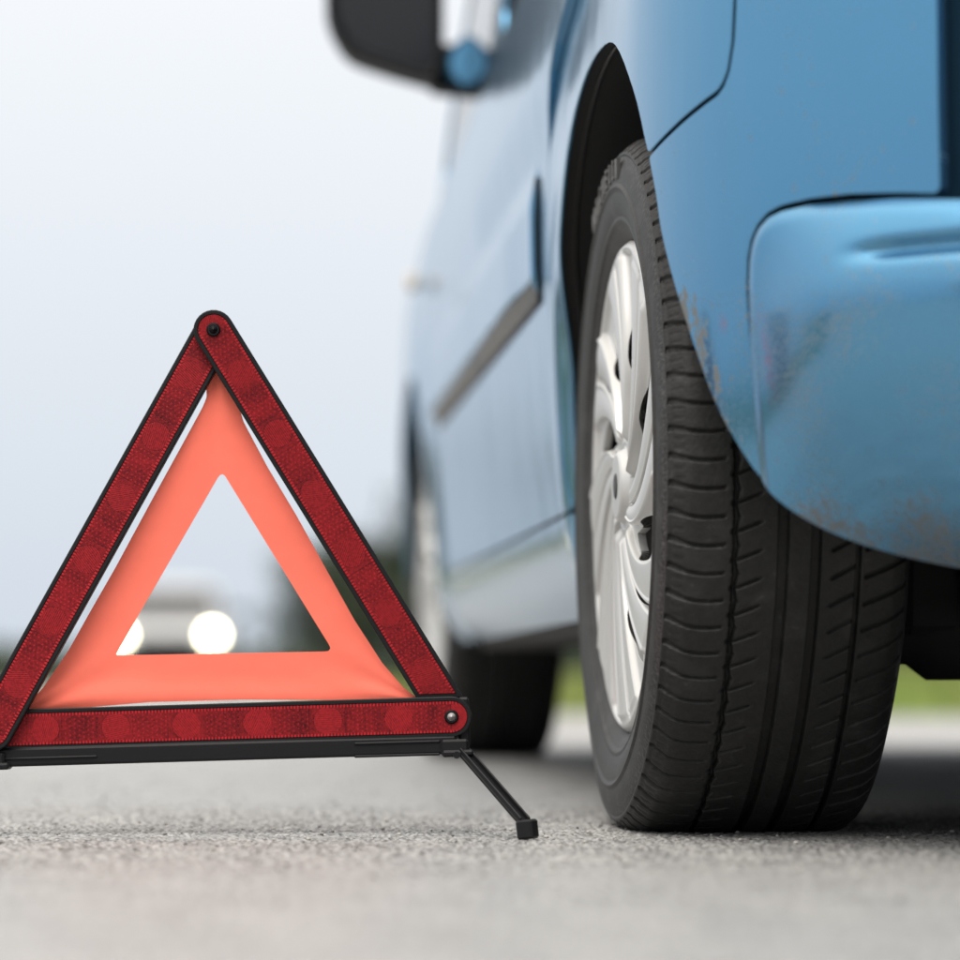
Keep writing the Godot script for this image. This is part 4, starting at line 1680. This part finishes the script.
func make_oncoming() -> void:
	var car := thing("oncoming_car", "blurred pale car with both round headlights lit, on the road behind the triangle", "car", Vector3(-4.33, 0, -40.0))
	car.rotation.y = 0.06      # local +z is its front, towards us
	var body := MB.new()
	# half-section stations along z (front 0 to back -4.2): [z, half width, y low, y high]
	var st := [[0.0, 0.70, 0.42, 0.78], [-0.06, 0.78, 0.30, 0.90], [-0.25, 0.85, 0.24, 0.98], [-0.7, 0.89, 0.24, 1.04], [-1.2, 0.90, 0.24, 1.10], [-3.4, 0.90, 0.24, 1.14], [-4.0, 0.87, 0.26, 1.12], [-4.2, 0.80, 0.34, 1.02]]
	var P := PackedVector3Array()
	var ring := 25
	for s in st:
		for k in ring:
			var a := TAU * k / (ring - 1)
			var cx := signf(cos(a)) * pow(absf(cos(a)), 0.35)
			var cy := signf(sin(a)) * pow(absf(sin(a)), 0.35)
			P.append(Vector3(cx * s[1], (s[2] + s[3]) / 2 + cy * (s[3] - s[2]) / 2, s[0]))
	body.grid(P, st.size(), ring, 1.0)
	for e in [0, st.size() - 1]:
		var f := []
		for k in ring - 1:
			f.append(P[e * ring + k])
		body.flat(f, Vector3(0, 0, 1 if e == 0 else -1))
	part("body", body, M.white_paint, car)
	var cab := MB.new()
	var rows := [[1.06, -1.05, -4.05, 0.82], [1.35, -1.55, -3.95, 0.74], [1.52, -1.85, -3.8, 0.66], [1.60, -2.1, -3.6, 0.58], [1.63, -2.4, -3.3, 0.40]]
	P = PackedVector3Array()
	for r in rows:
		for k in ring:
			var a := TAU * k / (ring - 1)
			var cx := signf(cos(a)) * pow(absf(cos(a)), 0.4)
			var cz := signf(sin(a)) * pow(absf(sin(a)), 0.4)
			P.append(Vector3(cx * r[3], r[0], (r[1] + r[2]) / 2 + cz * (r[1] - r[2]) / 2))
	cab.grid(P, rows.size(), ring, 1.0)
	var cap := []
	for k in ring - 1:
		cap.append(P[(rows.size() - 1) * ring + k])
	cab.flat(cap, Vector3.UP)
	part("roof", cab, M.white_paint, car)
	var ws := MB.new()
	ws.flat([Vector3(-0.70, 1.10, -1.055), Vector3(0.70, 1.10, -1.055), Vector3(0.60, 1.50, -1.75), Vector3(-0.60, 1.50, -1.75)], Vector3(0, 0.8, 0.6).normalized())
	part("windscreen", ws, M.glass, car)
	for s in [-1.0, 1.0]:
		var sw := MB.new()
		sw.flat([Vector3(s * 0.822, 1.12, -1.6), Vector3(s * 0.822, 1.12, -3.7), Vector3(s * 0.70, 1.48, -3.5), Vector3(s * 0.70, 1.48, -2.1)], Vector3(s, 0.3, 0).normalized())
		part("side_window", sw, M.glass, car)
	var gr := MB.new()
	gr.box(Transform3D(Basis(), Vector3(0, 0.70, 0.01)), Vector3(1.0, 0.24, 0.06), 0.02)
	gr.box(Transform3D(Basis(), Vector3(0, 0.42, -0.02)), Vector3(1.56, 0.30, 0.14), 0.04)
	part("grille", gr, M.trim, car)
	for s in [-1.0, 1.0]:
		var lp := MB.new()
		lp.tube([Vector3(s * 0.64, 0.82, -0.06), Vector3(s * 0.64, 0.82, 0.01), Vector3(s * 0.64, 0.82, 0.03)], [0.095, 0.095, 0.06], 20)
		part("headlight", lp, M.lamp, car)
		var sl := SpotLight3D.new()
		sl.name = "headlight_beam"
		sl.position = Vector3(s * 0.64, 0.82, 0.06)
		sl.rotation = Vector3(deg_to_rad(-3), PI, 0)
		sl.light_energy = 0.08
		sl.light_color = Color(1.0, 0.96, 0.85)
		sl.light_size = 0.19
		sl.spot_range = 80.0
		sl.spot_angle = 22.0
		sl.spot_attenuation = 2.0
		sl.shadow_enabled = true
		car.add_child(sl, true)
		for z in [-0.85, -3.4]:
			var wl := MB.new()
			wl.tube([Vector3(s * 0.70, 0.32, z), Vector3(s * 0.74, 0.32, z), Vector3(s * 0.88, 0.32, z), Vector3(s * 0.91, 0.32, z)], [0.29, 0.32, 0.32, 0.29], 24)
			part("wheel", wl, M.rubber, car)
		var mr := MB.new()
		mr.box(Transform3D(Basis(), Vector3(s * 0.99, 1.16, -1.45)), Vector3(0.20, 0.14, 0.09), 0.03)
		part("door_mirror", mr, M.trim, car)


# ------------------------------------------------------------------
func _ready() -> void:
	# camera
	var cam := Camera3D.new()
	cam.name = "camera"
	cam.position = Vector3(0, EYE, 0)
	cam.rotation.x = atan(205.0 / 2900.0)
	var at := CameraAttributesPhysical.new()
	at.frustum_focal_length = 72.5
	at.exposure_aperture = 2.0
	at.frustum_focus_distance = 2.53
	at.frustum_near = 0.05
	at.frustum_far = 8000.0
	cam.attributes = at
	add_child(cam)
	cam.current = true
	# bright overcast sky
	var sky := ProceduralSkyMaterial.new()
	sky.sky_top_color = lin(0.96, 0.885, 0.79)
	sky.sky_horizon_color = lin(0.210, 0.233, 0.262)
	sky.sky_curve = 1.2
	sky.sky_energy_multiplier = 1.0
	sky.ground_horizon_color = Color(0.66, 0.70, 0.75)
	sky.ground_bottom_color = Color(0.4, 0.4, 0.4)
	sky.sun_angle_max = 1.0
	var env := Environment.new()
	env.background_mode = Environment.BG_SKY
	env.sky = Sky.new()
	env.sky.sky_material = sky
	env.background_energy_multiplier = 1.55
	env.tonemap_mode = Environment.TONE_MAPPER_LINEAR
	env.tonemap_exposure = 1.95
	env.sdfgi_enabled = true
	env.ssao_enabled = true
	env.ssil_enabled = true
	var we := WorldEnvironment.new()
	we.name = "environment"
	we.environment = env
	add_child(we)
	var sun := DirectionalLight3D.new()
	sun.name = "sun"
	sun.rotation = Vector3(deg_to_rad(-58), deg_to_rad(-20), 0)
	sun.light_energy = 0.5
	sun.light_angular_distance = 40.0
	sun.light_color = Color(1.0, 0.98, 0.95)
	sun.shadow_enabled = true
	sun.sky_mode = DirectionalLight3D.SKY_MODE_LIGHT_ONLY
	add_child(sun)

	make_materials()
	make_road()
	make_verges()
	make_van()
	make_triangle()
	make_oncoming()
	make_background()
